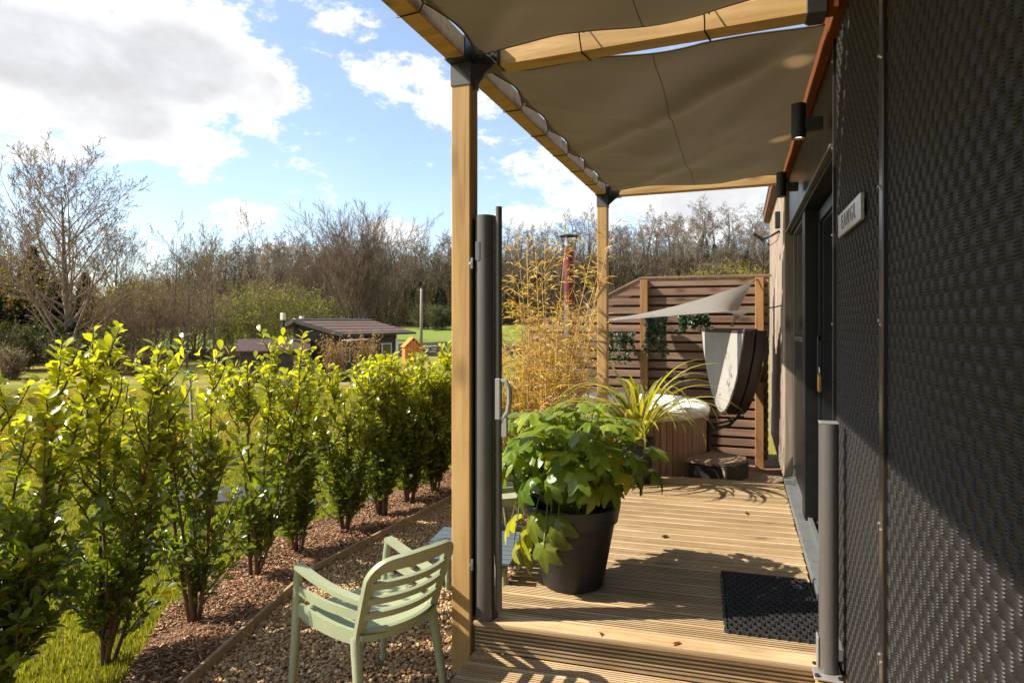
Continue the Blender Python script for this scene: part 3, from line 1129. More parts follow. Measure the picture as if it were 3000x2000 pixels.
    while y < 9.55:
        wd = .092
        mb = MB()
        depth = .034 if i % 2 == 0 else .020
        prof = [(0, 0), (.004, depth * .7), (.018, depth), (wd - .018, depth), (wd - .004, depth * .7), (wd, 0)]
        poly = [Vector((.425 - dpt, y + yy, .275)) for yy, dpt in prof]
        mb.prism(poly, (0, 0, 0), (0, 0, 2.87))
        part('cladding_board', mb, M['clad'], cl)
        y += wd + .004; i += 1
    part('corner_board', MB().box((.425, 6.452, 1.70), (.07, .036, 2.86), .004), M['clad'], cl)
    part('eave_fascia', MB().box((.335, 8.2, 3.24), (.028, 3.4, .16), .004), M['fascia_brown'])
    part('eave_soffit', MB().box((.40, 8.2, 3.155), (.13, 3.4, .016), .003), M['fascia_brown'])
    part('verge_trim', MB().box((.316, 8.2, 3.29), (.012, 3.42, .05), .003), M['clad'])
    for x, y in ((.75, -1), (.75, 3), (.75, 6), (.75, 9.3), (3.5, 9.3)):
        part('foot', MB().box((x, y, .20), (.25, .25, .42), .01), M['stone'])
    return c


M['strip'] = plain('bronze_cover_strip', (.035, .029, .025), .30, .5, .5, .08, 5)
M['bronze'] = plain('bronze_trim', (.012, .0098, .0082), .36, .0, .3, .08, 5)
M['fascia_brown'] = wood('brown_fascia', (.09, .04, .025), (.14, .065, .04), (.18, .09, .055), 1, .7, .05, False, 18, .2)
build_cabin()


def house_sign():
    s = empty('house_sign', (PX - .016, 2.818, 2.147))
    tag(s, 'pale rectangular name plaque with engraved capitals on the dark panelled wall', 'sign')
    MB().box((0, 0, 0), (.014, .54, .095), .002).obj('plate', M['plaque'], s)
    for (yy, zz) in ((.25, .035), (-.25, .035), (.25, -.035), (-.25, -.035)):
        MB().tube([(.006, yy, zz), (.015, yy, zz)], .006, 8).obj('stud', M['steel'], s)
    cu = bpy.data.curves.new('lettering', 'FONT')
    cu.body = 'EANGL'
    cu.size = .082; cu.extrude = .0012; cu.align_x = 'CENTER'; cu.align_y = 'CENTER'; cu.space_character = 1.5
    to = bpy.data.objects.new('lettering', cu)
    COL.objects.link(to)
    bpy.context.view_layer.update()
    me = bpy.data.meshes.new_from_object(to.evaluated_get(bpy.context.evaluated_depsgraph_get()))
    bpy.data.objects.remove(to)
    me.name = 'lettering'; me.materials.clear(); me.materials.append(M['letter'])
    lo = bpy.data.objects.new('lettering', me)
    lo.parent = s
    lo.matrix_basis = Matrix(((0, 0, -1, -.0078), (-1, 0, 0, 0), (0, 1, 0, 0), (0, 0, 0, 1)))
    COL.objects.link(lo)


n_ = NM('brushed_plaque')
cc_ = n_.ramp(n_.noise(n_.coords((60, 2.0, 60), False), 1.0, 5, .6), [(.3, (.25, .225, .20)), (.7, (.42, .39, .35))])
M['plaque'] = n_.bsdf(cc_, .3, .35, .5)
M['letter'] = plain('letter_enamel', (.20, .16, .13), .5)
house_sign()


def lamp(y, z, label):
    o = empty('wall_lamp', (.286, y, z))
    tag(o, label, 'lamp', 'up-and-down wall lamps above the door')
    h = .088; r = .0345
    mb = MB(); mb.lathe([(r - .006, -h + .014), (r - .004, -h), (r, -h), (r, h), (r - .004, h), (r - .006, h - .014)], 24)
    mb.obj('barrel', M['black'], o, True, 40)
    MB().box((.07, 0, -.02), (.085, .05, .06), .004).obj('bracket', M['black'], o)
    for s in (-1, 1):
        g = MB(); g.lathe([(.0001, s * (h - .012)), (.027, s * (h - .012))], 20)
        g.obj('lens', M['lens'], o)
        ld = bpy.data.lights.new('lamp_light', 'SPOT')
        ld.energy = 2.2 if s > 0 else 2.5
        ld.color = (1, .74, .46); ld.spot_size = math.radians(48); ld.spot_blend = .9; ld.shadow_soft_size = .02
        lo = bpy.data.objects.new('lamp_light', ld); lo.parent = o
        lo.location = (0, 0, s * (h - .008))
        lo.rotation_euler = (PI, 0, 0) if s > 0 else (0, 0, 0)
        COL.objects.link(lo)


n_ = NM('warm_lens')
M['lens'] = n_.bsdf((.9, .8, .6), .3, 0, .5, None, 0, None, 0, (1, .72, .42), 3.0)
lamp(3.646, 2.77, 'nearer black cylinder wall lamp glowing warm above the door handle')
lamp(5.10, 2.735, 'farther black cylinder wall lamp above the window')

# padlock on the handle
pl = empty('padlock', (.449, 4.285, 1.40))
tag(pl, 'brass padlock hanging on the black door handle', 'padlock')
MB().box((0, -.012, -.02), (.020, .045, .10), .004).obj('lock_body', M['brass'], pl)
MB().tube([(0, -.027, .028), (0, -.027, .06), (0, -.018, .075), (0, -.004, .075), (0, .003, .06), (0, .003, .028)], .0045, 8).obj('shackle', M['steel'], pl, True)

# security light
sl = empty('security_light', (.385, 7.15, 2.72))
tag(sl, 'black security light with arm and dangling cable on the timber clad wall', 'light')
MB().box((-.02, 0, .06), (.05, .05, .17), .006).obj('driver_box', M['black'], sl)
MB().tube([(0, 0, -.05), (-.07, .01, -.09), (-.15, .02, -.12)], .012, 8).obj('arm', M['black'], sl, True)
MB().box((0, 0, 0), (.13, .06, .03), .006, Matrix.Rotation(.6, 4, 'Y')).obj('lamp_head', M['black'], sl, loc=(-.20, .02, -.10))
MB().tube([(-.19, .02, -.12), (-.15, .01, -.18), (-.08, 0, -.19), (-.02, 0, -.14), (0, 0, -.06)], .004, 6).obj('cable', M['black'], sl, True)


# ------------------------------------------------------------------ side screen, catch post, mat
def side_screen():
    o = empty('side_screen', (-1.183, 3.0, DK))
    tag(o, 'grey aluminium retractable side screen cassette fixed to the near post', 'screen')
    prof = []
    for k in range(15):
        a = PI + PI * k / 14
        prof.append((.049 * math.cos(a), -.005 + .05 * math.sin(a)))
    prof += [(.049, .045), (-.049, .045)]
    mb = MB(); mb.prism([Vector((x, y, 0)) for x, y in prof], (0, 0, 0), (0, 0, 1.975))
    mb.obj('cassette', M['alu'], o, True, 35)
    MB().box((.0515, -.022, .985), (.006, .010, 1.95), .001).obj('slot_seal', M['black'], o)
    MB().box((-.053, -.012, .985), (.004, .05, 1.95), .001).obj('back_rail', M['black'], o)
    pb = MB(); rp = [(.074 + .015 * math.cos(2 * PI * k / 16), -.01 + .019 * math.sin(2 * PI * k / 16)) for k in range(16)]
    pb.prism([Vector((x, y, .05)) for x, y in rp], (0, 0, 0), (0, 0, 1.965))
    pbo = pb.obj('pull_bar', M['alu'], o, True, 40)
    h = MB()
    h.tube([(.082, -.02, 1.17), (.115, -.022, 1.165), (.132, -.024, 1.13), (.134, -.024, 1.07), (.124, -.022, 1.02), (.10, -.02, .99), (.082, -.02, .985)], [.011, .012, .013, .013, .013, .012, .011], 8)
    h.box((.076, -.028, 1.08), (.026, .018, .20), .003)
    h.box((.108, -.02, .945), (.028, .02, .10), .003)
    h.obj('handle', M['alu_l'], pbo, True, 35)
    mb = MB(); mb.tube([(.058, -.03, .32), (.064, -.035, .25), (.06, -.03, .17)], .0022, 5)
    mb.obj('release_cord', M['trim'], o)
    for z in (1.74, .27):
        cb = MB(); cb.box((-.062, -.05, z), (.034, .012, .055), .002)
        co = cb.obj('mounting_clip', M['zinc'], o)
        MB().tube([(-.058, -.056, z), (-.058, -.061, z)], .006, 8).obj('screw', M['steel'], co)
    MB().box((-.02, -.0565, 1.80), (.022, .0012, .09)).obj('sticker', M['label'], o)


M['label'] = plain('clear_sticker', (.13, .13, .125), .3)
side_screen()

cp = empty('catch_post', (.352, 3.02, .275))
tag(cp, 'short grey aluminium catch post bolted at the deck corner by the wall', 'post')
pr = [(-.035, .03), (-.037, -.01)] + [(.037 * math.cos(PI + PI * k / 12), -.015 + .030 * math.sin(PI + PI * k / 12)) for k in range(1, 12)] + [(.037, -.01), (.035, .03)]
mb = MB(); mb.prism([Vector((x, y, .016)) for x, y in pr], (0, 0, 0), (0, 0, 1.03)); mb.obj('profile', M['alu_p'] if 'alu_p' in M else M['alu'], cp, True, 35)
MB().box((0, 0, 1.048), (.074, .07, .006), .002).obj('cap', M['alu_l'], cp)
MB().box((-.008, -.02, .008), (.11, .13, .010), .003).obj('base_plate', M['alu_l'], cp)
MB().box((-.042, 0, .09), (.008, .05, .13), .002).obj('slot', M['alu_l'], cp)
for x, y in ((-.05, .03), (-.05, -.07), (.036, -.07)):
    MB().tube([(x, y, .012), (x, y, .022)], .009, 8).obj('bolt', M['iron'], cp)
blk = MB(); blk.box((.362, 2.955, .135), (.12, .17, .27), .004)
tag(blk.obj('timber_block', M['beam']), 'short timber block under the grey catch post', 'block')


def door_mat():
    rnd = random.Random(3)
    mb = MB()
    x0, x1, y0, y1 = -.225, .225, -.375, .375
    cs = .043; R = .0185; k = 8
    ny = int((y1 - y0) / (cs * .866)); nx = int((x1 - x0) / cs)
    for j in range(ny + 1):
        for i in range(nx + 1):
            cx = x0 + .012 + i * cs + (cs / 2 if j % 2 else 0); cy = y0 + .012 + j * cs * .866
            if cx > x1 - .008 or cy > y1 - .004: continue
            o = len(mb.v)
            zt = .020 + rnd.uniform(-.001, .001)
            for ring, z in ((R + .0035, .002), (R + .0030, zt), (R - .002, zt), (R - .003, .002)):
                for q in range(k):
                    a = 2 * PI * q / k
                    mb.v.append((cx + ring * math.cos(a), cy + ring * math.sin(a) * .92, z))
            for s in range(3):
                for q in range(k):
                    q2 = (q + 1) % k
                    mb.f.append((o + s * k + q, o + s * k + q2, o + s * k + k + q2, o + s * k + k + q))
    for a, b in (((x0, y0), (x1, y0)), ((x1, y0), (x1, y1)), ((x1, y1), (x0, y1)), ((x0, y1), (x0, y0))):
        mb.beam((a[0], a[1], .010), (b[0], b[1], .010), .008, .018, .001)
    o = mb.obj('door_mat', M['rubber'], None, False, None, (.146, 3.60, DK + .001), SK)
    tag(o, 'black rubber ring door mat on the deck by the wall', 'door mat')


door_mat()


# ------------------------------------------------------------------ chairs and table
def copy_tree(o, parent=None):
    c = o.copy(); c.parent = parent
    COL.objects.link(c)
    for ch in list(o.children):
        copy_tree(ch, c)
    return c


def make_chair(label):
    t = empty('garden_chair')
    tag(t, label, 'chair', 'sage green slatted armchairs')
    m = M['chair']

    def back_y(z):
        return -.195 - .34 * max(0, z - .42) - .06 * max(0, z - .42) ** 2

    def back_pt(s, z, half):
        x = s * half
        return Vector((x, back_y(z) - .060 * (1 - s * s), z))

    def half(z):
        return .205 + .05 * (z - .42)
    # uprights flow out of the rear legs
    for s in (-1, 1):
        mb = MB()
        pts = [Vector((s * .232, -.275, 0)), Vector((s * .222, -.235, .22)), Vector((s * .212, -.205, .38)), Vector((s * half(.42), back_y(.42) + .002, .43))]
        mb.tube(pts, [.017, .021, .025, .026], 10)
        mb.obj('leg', m, t, True, 50)
        mb = MB()
        pts = [Vector((s * .262, .255, 0)), Vector((s * .255, .235, .24)), Vector((s * .250, .220, .44)), Vector((s * .252, .210, .58)), Vector((s * .254, .198, .648))]
        mb.tube(pts, [.016, .020, .023, .021, .020], 10)
        mb.obj('leg', m, t, True, 50)
        # arm: top rail and two side slats
        ar = MB()
        A = []
        for k in range(11):
            q = k / 10
            yy = .205 - q * .47
            zz = .655 - .045 * math.sin(q * PI * .55) - .01 * q
            A.append(Vector((s * (.254 - .05 * q * q), yy, zz)))
        ar.sweep(A, (0, 0, 1), .022, .044)
        aro = ar.obj('armrest', m, t, True, 40)
        for z0, z1, hh in ((.545, .535, .040), (.455, .435, .062)):
            sm = MB(); S = []
            for k in range(9):
                q = k / 8
                S.append(Vector((s * (.251 - .048 * q * q), .208 - q * (.208 - back_y(.5)), z0 + (z1 - z0) * q - .012 * math.sin(q * PI))))
            sm.sweep(S, (0, 0, 1), hh, .016)
            sm.obj('slat', m, aro, True, 40)
    # one rounded hoop frames the back
    path = [(-1, z) for z in (.40, .46, .53, .60, .66, .69)]
    for k in range(1, 7):
        a = PI - PI / 2 * k / 6
        path.append((-1 + .36 + .36 * math.cos(a), .69 + .085 * math.sin(a)))
    path += [(q, .775 + .006 * (1 - (q / .64) ** 2)) for q in (-.45, -.2, 0)]
    path = path + [(-q, z) for q, z in reversed(path[:-1])]
    P = [back_pt(q * .97, z, half(z)) for q, z in path]
    U = []
    for i in range(len(P)):
        tn = (P[min(i + 1, len(P) - 1)] - P[max(i - 1, 0)]).normalized()
        U.append(tn.cross(Vector((0, 1, .34))).normalized())
    Hh = [.050 if abs(q) > .99 else .055 + .012 * (1 - abs(q)) for q, z in path]
    bk = MB(); bk.sweep(P, U, Hh, .022)
    bo = bk.obj('backrest', m, t, True, 40)
    for zc, hh in ((.678, .034), (.606, .032), (.534, .032), (.437, .058)):
        mb = MB()
        mb.sweep([back_pt((-1 + 2 * k / 14) * .97, zc, half(zc)) for k in range(15)], (0, -.34, 1), hh, .016)
        mb.obj('slat', m, bo, True, 40)
    # seat

    def seat(u, v):
        x = (u - .5) * (.50 - .085 * (1 - v))
        return (x, -.235 + v * .475 - .03 * (1 - v) * (1 - (2 * u - 1) ** 2), .452 - .018 * math.sin(u * PI) * (1 - .5 * v) - .012 * v ** 4)
    st = MB(); st.grid(seat, 14, 14)
    n = len(st.v)
    st.add([(x, y, z - .022) for x, y, z in st.v], [tuple(reversed(f)) for f in st.f])
    rim = [i * 15 for i in range(15)] + [14 * 15 + j for j in range(1, 15)] + [i * 15 + 14 for i in range(13, -1, -1)] + [j for j in range(13, 0, -1)]
    st.f += [(rim[i], rim[(i + 1) % len(rim)], n + rim[(i + 1) % len(rim)], n + rim[i]) for i in range(len(rim))]
    st.obj('seat', m, t, True, 40)
    return t


ch1 = make_chair('sage green plastic armchair with slatted back in front of the near post')
ch1.scale = (.975, .975, .965)
ch1.location = (-1.600, 2.615, .014); ch1.rotation_euler = (0, 0, 1.16)
ch2 = copy_tree(ch1)
ch2.location = (-1.72, 4.66, .018); ch2.rotation_euler = (0, 0, 2.6)
ch2['label'] = 'sage green armchair mostly hidden behind the big leafy pot plant'


def low_table():
    t = empty('low_table', (-1.50, 3.62, .015), .12)
    tag(t, 'low blue grey slatted table behind the near green chair', 'table')
    for k in range(8):
        MB().box((0, -.245 + k * .07, .395), (.56, .058, .018), .003).obj('slat', M['table'], t)
    for s in (-1, 1):
        MB().box((s * .22, 0, .375), (.03, .54, .022), .003).obj('rail', M['chair'], t)
        for q in (-1, 1):
            MB().tube([(s * .25, q * .25, 0), (s * .235, q * .235, .37)], [.014, .020], 10).obj('leg', M['chair'], t, True, 50)


low_table()
for k, (x, y) in enumerate(((-1.60, 4.60), (-1.60, 5.05))):
    o = MB().box((x, y, .016), (.62, .435, .03), .004).obj('paving_slab', M['slate'])
    tag(o, ['dark grey paving slab on the gravel under the hidden green chair', 'dark grey paving slab beyond the hidden green chair'][k], 'slab', 'dark paving slabs beside the deck')
o = MB().box((0, 0, 0), (1.1, .5, .05), .01).obj('paving_slab', M['slate'], None, False, None, (-4.9, 5.1, .03), .5)
tag(o, 'dark flat slab on the lawn behind the hedge stems at left', 'slab', 'dark slabs on the lawn')
o = MB().box((0, 0, 0), (.7, .5, .05), .01).obj('paving_slab', M['slate'], None, False, None, (-3.95, 6.6, .03), .4)
tag(o, 'small dark slab on the lawn seen between the middle hedge shrubs', 'slab', 'dark slabs on the lawn')


# ------------------------------------------------------------------ leaves
def leaf_mesh(name, L, Wd, mat, fold=.25, curl=.15, tip=.5):
    """obovate leaf along +y, face up; two rows either side of the midrib"""
    ys = [0, .18, .42, .68, .88, 1.0]
    ws = [.05, .45, .85, 1.0, .72, .06]
    mb = MB(); V = []
    for y, w in zip(ys, ws):
        zc = -curl * L * y * y
        V += [(-w * Wd / 2, y * L, zc + fold * w * Wd / 2), (0, y * L, zc), (w * Wd / 2, y * L, zc + fold * w * Wd / 2)]
    F = []
    for i in range(len(ys) - 1):
        a = i * 3
        F += [(a, a + 1, a + 4, a + 3), (a + 1, a + 2, a + 5, a + 4)]
    mb.add(V, F)
    return mb.mesh(name, mat, True), np.array(V), np.array(F)


def orient(loc, ydir, up, s):
    y = Vector(ydir).normalized()
    u = Vector(up)
    x = y.cross(u)
    if x.length < 1e-4: x = y.orthogonal()
    x.normalize(); z = x.cross(y)
    m = Matrix((x * s, y * s, z * s)).transposed().to_4x4()
    m.translation = Vector(loc)
    return m


HL = [leaf_mesh('hedge_leaf', .061, .036, M['leaf_o'], .22, .10), leaf_mesh('hedge_leaf', .053, .031, M['leaf_o'], .32, .20), leaf_mesh('hedge_leaf', .064, .033, M['leaf_o'], .12, .26)]


def hedge_shrub(x, y, H, seed, label, nst=4, lean=(0, 0), dens=1.0, spread=.20, parts=True):
    rnd = random.Random(seed)
    root = empty('hedge_shrub', (x, y, .012))
    tag(root, label, 'shrub', 'glossy green hedge shrubs in a row')
    stem = MB(); leaves = []
    camp = Vector((0, 0, EYE)) - Vector((x, y, 0))

    def add_leaves(pts, t0, age):
        for i in range(len(pts) - 1):
            a, b = pts[i], pts[i + 1]
            n = max(1, int((b - a).length / .0165 * dens))
            ax = (b - a).normalized()
            for k in range(n):
                p = a.lerp(b, (k + rnd.random()) / n)
                hz = p.z / H
                if hz < .07 and rnd.random() < .8: continue
                phi = rnd.uniform(0, 2 * PI)
                side = Vector((math.cos(phi), math.sin(phi), 0))
                side = (side - ax * side.dot(ax)).normalized()
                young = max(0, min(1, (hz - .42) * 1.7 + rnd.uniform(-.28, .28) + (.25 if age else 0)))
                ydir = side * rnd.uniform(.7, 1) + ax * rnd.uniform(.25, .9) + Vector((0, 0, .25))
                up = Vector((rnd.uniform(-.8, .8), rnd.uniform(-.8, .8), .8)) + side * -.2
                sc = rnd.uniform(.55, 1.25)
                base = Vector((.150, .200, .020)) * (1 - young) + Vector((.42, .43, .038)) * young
                if rnd.random() < .03: base = Vector((.42, .33, .03))
                if rnd.random() < .004: base = Vector((.40, .15, .03))
                base = base * rnd.uniform(.72, 1.25)
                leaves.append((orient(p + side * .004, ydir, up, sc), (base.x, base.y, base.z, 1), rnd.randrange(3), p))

    for s in range(nst):
        a = 2 * PI * (s + rnd.uniform(-.3, .3)) / nst
        out = Vector((math.cos(a) * .55, math.sin(a), 0)) * spread * rnd.uniform(.4, 1.15) + Vector((lean[0], lean[1], 0))
        h = H * rnd.uniform(.72, 1.0) if s else H
        n = 9; pts = []
        ph = rnd.uniform(0, 6)
        for k in range(n):
            q = k / (n - 1)
            pts.append(Vector((math.cos(a) * .02 + out.x * q ** .8 + .018 * math.sin(ph + 5 * q), math.sin(a) * .02 + out.y * q ** .8 + .018 * math.cos(ph + 4 * q), h * q)))
        stem.tube(pts, [.0115 * (1 - .82 * k / (n - 1)) * (.8 + .4 * rnd.random()) + .0015 for k in range(n)], 6)
        add_leaves(pts[1:], 0, False)
        add_leaves(pts[6:], 0, True)
        nb = int(18 * dens)
        for j in range(nb):
            q = .05 + .9 * rnd.random() ** 1.2
            i = min(n - 2, int(q * (n - 1)))
            p0 = pts[i].lerp(pts[i + 1], q * (n - 1) - i)
            b = rnd.uniform(0, 2 * PI)
            L = rnd.uniform(.16, .46) * (1.15 - .5 * q)
            dr = Vector((math.cos(b) * .8, math.sin(b), rnd.uniform(.5, 1.5))).normalized()
            bp = [p0]
            for k in range(4):
                dr = (dr + Vector((rnd.uniform(-.2, .2), rnd.uniform(-.2, .2), .16))).normalized()
                bp.append(bp[-1] + dr * L / 4)
            stem.tube(bp, [.0055, .0045, .004, .003, .002], 4, False)
            add_leaves(bp, .2, q > .75)
            if rnd.random() < .6:
                p1 = bp[2]; dr = Vector((rnd.uniform(-1, 1), rnd.uniform(-1, 1), rnd.uniform(.2, 1))).normalized()
                bq = [p1, p1 + dr * L * .3, p1 + dr * L * .55 + Vector((0, 0, .02))]
                stem.tube(bq, [.003, .0025, .0015], 4, False)
                add_leaves(bq, .2, q > .75)
    stem.obj('stem', M['stem'], root, True)
    # the leaves that show largest are parts, the rest one mass
    order = sorted(range(len(leaves)), key=lambda i: (leaves[i][3] - camp).length + rnd.uniform(0, .25))
    npart = 290 if parts else 0
    for i in order[:npart]:
        m, c, k, p = leaves[i]
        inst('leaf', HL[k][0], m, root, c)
    rest = order[npart:]
    if rest:
        Vs = []; Fs = []; Cs = []
        for c_i, i in enumerate(rest):
            m, c, k, p = leaves[i]
            mm = np.array(m)
            v = HL[k][1] @ mm[:3, :3].T + mm[:3, 3]
            Fs.append(HL[k][2] + c_i * len(v)); Vs.append(v); Cs.append(np.tile(np.array(c), (len(v), 1)))
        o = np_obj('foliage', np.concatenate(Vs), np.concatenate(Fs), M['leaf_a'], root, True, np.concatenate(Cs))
        o['kind'] = 'stuff'
    return root


hs = [(-3.10, 1.92, 1.64, 'bushy glossy shrub cut by the left edge of the picture', 7, (.02, .12), 1.2, .38),
      (-3.04, 2.46, 1.60, 'tall glossy shrub second from the left with a bent low stem', 6, (.04, .16), 1.0, .36),
      (-3.00, 2.97, 1.53, 'open shrub with a thick forked trunk on the bark bed', 5, (.0, .05), .85, .30),
      (-3.10, 3.61, 1.66, 'shrub with two bare upright stems standing in front of the sheds', 5, (.05, .10), .9, .32),
      (-3.16, 4.12, 1.36, 'bushy shrub with a dark low skirt of leaves fourth along the bark bed', 6, (0, 0), 1.0, .30),
      (-3.07, 4.65, 1.38, 'shrub with splayed twiggy base in front of the dark cabin', 6, (.02, .02), 1.0, .34),
      (-3.04, 5.17, 1.44, 'dense dark shrub narrowing to a small foot near the edging bend', 7, (0, 0), 1.15, .24),
      (-3.01, 5.63, 1.42, 'dense shrub two places before the near pergola post', 7, (0, 0), 1.15, .26),
      (-2.94, 6.05, 1.52, 'dense shrub just left of the near pergola post', 7, (.05, 0), 1.15, .28),
      (-2.90, 6.60, 1.42, 'farthest shrub of the hedge half hidden by the near post', 7, (.05, 0), 1.0, .28)]
for i, (x, y, H, lab, ns, ln, dn, sp) in enumerate(hs):
    hedge_shrub(x, y, H, 20 + i, lab, ns, ln, dn, sp, parts=i < 9)

# stake with a green cap behind the hedge
sk = empty('garden_stake', (-3.62, 3.62, 0))
tag(sk, 'thin leaning stake with a green cap behind the hedge', 'stake')
MB().tube([(.03, 0, -.05), (-.09, .03, 1.36)], .010, 8).obj('rod', M['pole'], sk, True)
MB().lathe([(.0001, .05), (.012, .048), (.022, .036), (.024, .0), (.016, -.01)], 12, (-.09, .03, 1.35)).obj('cap', M['greencap'] if 'greencap' in M else plain('green_cap', (.02, .16, .10), .4), sk, True)


# ------------------------------------------------------------------ potted plants
def pot(name, R0, R1, H, loc, label, lip=.10):
    o = empty(name, loc)
    tag(o, label, 'planter', 'dark grey planters on the deck')
    s = (R1 - R0) / H
    rz = R0 + s * (H - lip)
    mb = MB()
    mb.lathe([(.0001, 0), (R0 - .012, 0), (R0 - .004, .003), (R0, .010), (rz - .014, H - lip - .004), (rz - .010, H - lip), (rz + .002, H - lip + .004), (R1 - .004, H - .004), (R1 - .010, H), (R1 - .020, H - .004), (rz - .03, H - lip), (rz - .05, H - .14)], 56)
    mb.obj('pot', M['pot'], o, True, 35)
    mb = MB(); rr = R1 - .03
    mb.grid(lambda u, v: (rr * u * math.cos(v * 2 * PI), rr * u * math.sin(v * 2 * PI), H - .07 + .012 * math.sin(u * 20 + v * 40)), 8, 24)
    mb.obj('soil', M['soil'], o)
    return o


def palmate(name, R, mat, droop, seed):
    """five-lobed glossy leaf, stalk joint at the origin, centre lobe along +y"""
    rnd = random.Random(seed)
    out = []
    lobes = [(0, 1.0, .52), (56, .88, .50), (-56, .88, .50), (115, .62, .50), (-115, .62, .50)]
    n = 46
    for k in range(n):
        a = -PI + 2 * PI * (k + .5) / n
        r = .50 if abs(a) < 2.5 else .18
        for la, lr, lw in lobes:
            dd = abs(a - math.radians(la)) / lw
            if dd < 1.6: r = max(r, .46 + (lr - .46) * max(0, 1 - dd) ** .8)
        r *= 1 + .03 * math.sin(13 * a + seed)
        out.append((a, r * R))
    mb = MB()
    ring = lambda f: [(f * r * math.sin(a), f * r * math.cos(a), -droop * (f * r) ** 2 / R + .035 * R * math.sin(5 * a + seed) * f + .06 * R * f * abs(math.sin(2.5 * a))) for a, r in out]
    V = [(0, 0, 0)] + ring(.5) + ring(1.0)
    F = []
    for k in range(n):
        k2 = (k + 1) % n
        if k == n - 1: continue
        F.append((0, 1 + k2, 1 + k)); F.append((1 + k, 1 + k2, 1 + n + k2, 1 + n + k))
    mb.add(V, F)
    return mb.mesh(name, mat, True)


def leafy_pot():
    P = Vector((-.88, 3.557, DK + .004))
    o = pot('leafy_pot_plant', .170, .270, .455, P, 'large anthracite pot with a glossy lobed-leaf plant on the deck')
    rnd = random.Random(11)
    ms = [palmate('leaf', .105, M['leaf_o'], d, s) for s, d in enumerate((.25, .5, .75, 1.0))]
    st = MB()
    C = Vector((0, 0, .645))
    n = 0
    spots = []
    tries = 0
    while n < 285 and tries < 6000:
        tries += 1
        a = rnd.uniform(0, 2 * PI); zt = rnd.uniform(-.75, 1) if rnd.random() < .8 else rnd.uniform(.2, 1)
        rr = math.sqrt(max(0, 1 - zt * zt))
        q = rnd.uniform(.62, 1.0) if rnd.random() < .75 else rnd.uniform(.3, .62)
        p = C + Vector((math.cos(a) * rr * .47 * q, math.sin(a) * rr * .45 * q, zt * (.34 if zt > 0 else .24) * q + .05))
        if any((p - s).length < .055 for s in spots): continue
        if p.z < .53 and (p.x ** 2 + p.y ** 2) ** .5 < .30: continue
        if p.z < .56 and p.y < -.05 and abs(p.x) < .34: continue
        spots.append(p); n += 1
        outd = Vector((math.cos(a), math.sin(a), 0))
        low = max(0, -zt + .2)
        ydir = outd * (1 - .6 * low) + Vector((0, 0, -.25 - 1.0 * low + .35 * max(0, zt))) + Vector((rnd.uniform(-.5, .5), rnd.uniform(-.5, .5), 0))
        up = Vector((0, 0, 1)) * (.9 - .35 * low) + outd * (.35 + .7 * low) + Vector((rnd.uniform(-.35, .35), rnd.uniform(-.35, .35), 0))
        lit = rnd.uniform(0, 1)
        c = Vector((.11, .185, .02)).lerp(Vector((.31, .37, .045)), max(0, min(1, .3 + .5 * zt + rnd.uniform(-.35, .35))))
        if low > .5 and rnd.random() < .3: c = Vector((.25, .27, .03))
        if rnd.random() < .05: c = Vector((.42, .36, .03))
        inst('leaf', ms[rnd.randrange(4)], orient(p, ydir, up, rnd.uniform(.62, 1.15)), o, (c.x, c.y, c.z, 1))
        if q > .55:
            b = Vector((rnd.uniform(-.08, .08), rnd.uniform(-.08, .08), .36))
            mid = b.lerp(p, .55) + Vector((0, 0, .05))
            st.tube([b, mid, p], [.0055, .004, .003], 5, False)
    # sprigs hanging over the rim
    for (px, py, pz, yd) in ((-.15, -.26, .40, (-.2, -.5, -1)), (-.06, -.28, .34, (.1, -.4, -1)), (-.085, -.29, .27, (-.1, -.35, -1)), (-.01, -.285, .41, (.15, -.45, -1)),
                             (-.30, -.02, .25, (-.4, -.2, -1)), (-.33, -.06, .17, (-.3, -.3, -1)), (-.29, .02, .12, (-.2, -.3, -1)), (-.36, .0, .32, (-.6, -.2, -.6))):
        c = Vector((.20, .24, .03)) if px > -.25 else Vector((.36, .36, .03))
        c = c * rnd.uniform(.8, 1.15)
        if px > .2: c = Vector((.09, .13, .02))
        inst('leaf', ms[rnd.randrange(2, 4)], orient((px, py, pz), yd, Vector((px, py, .25)), rnd.uniform(1.05, 1.4)), o, (c.x, c.y, c.z, 1))
        st.tube([(px * .3, py * .3, .40), (px * .85, py * .85, .52), (px, py, pz)], [.005, .004, .003], 5, False)
    st.obj('stem', M['petiole'], o, True)


leafy_pot()


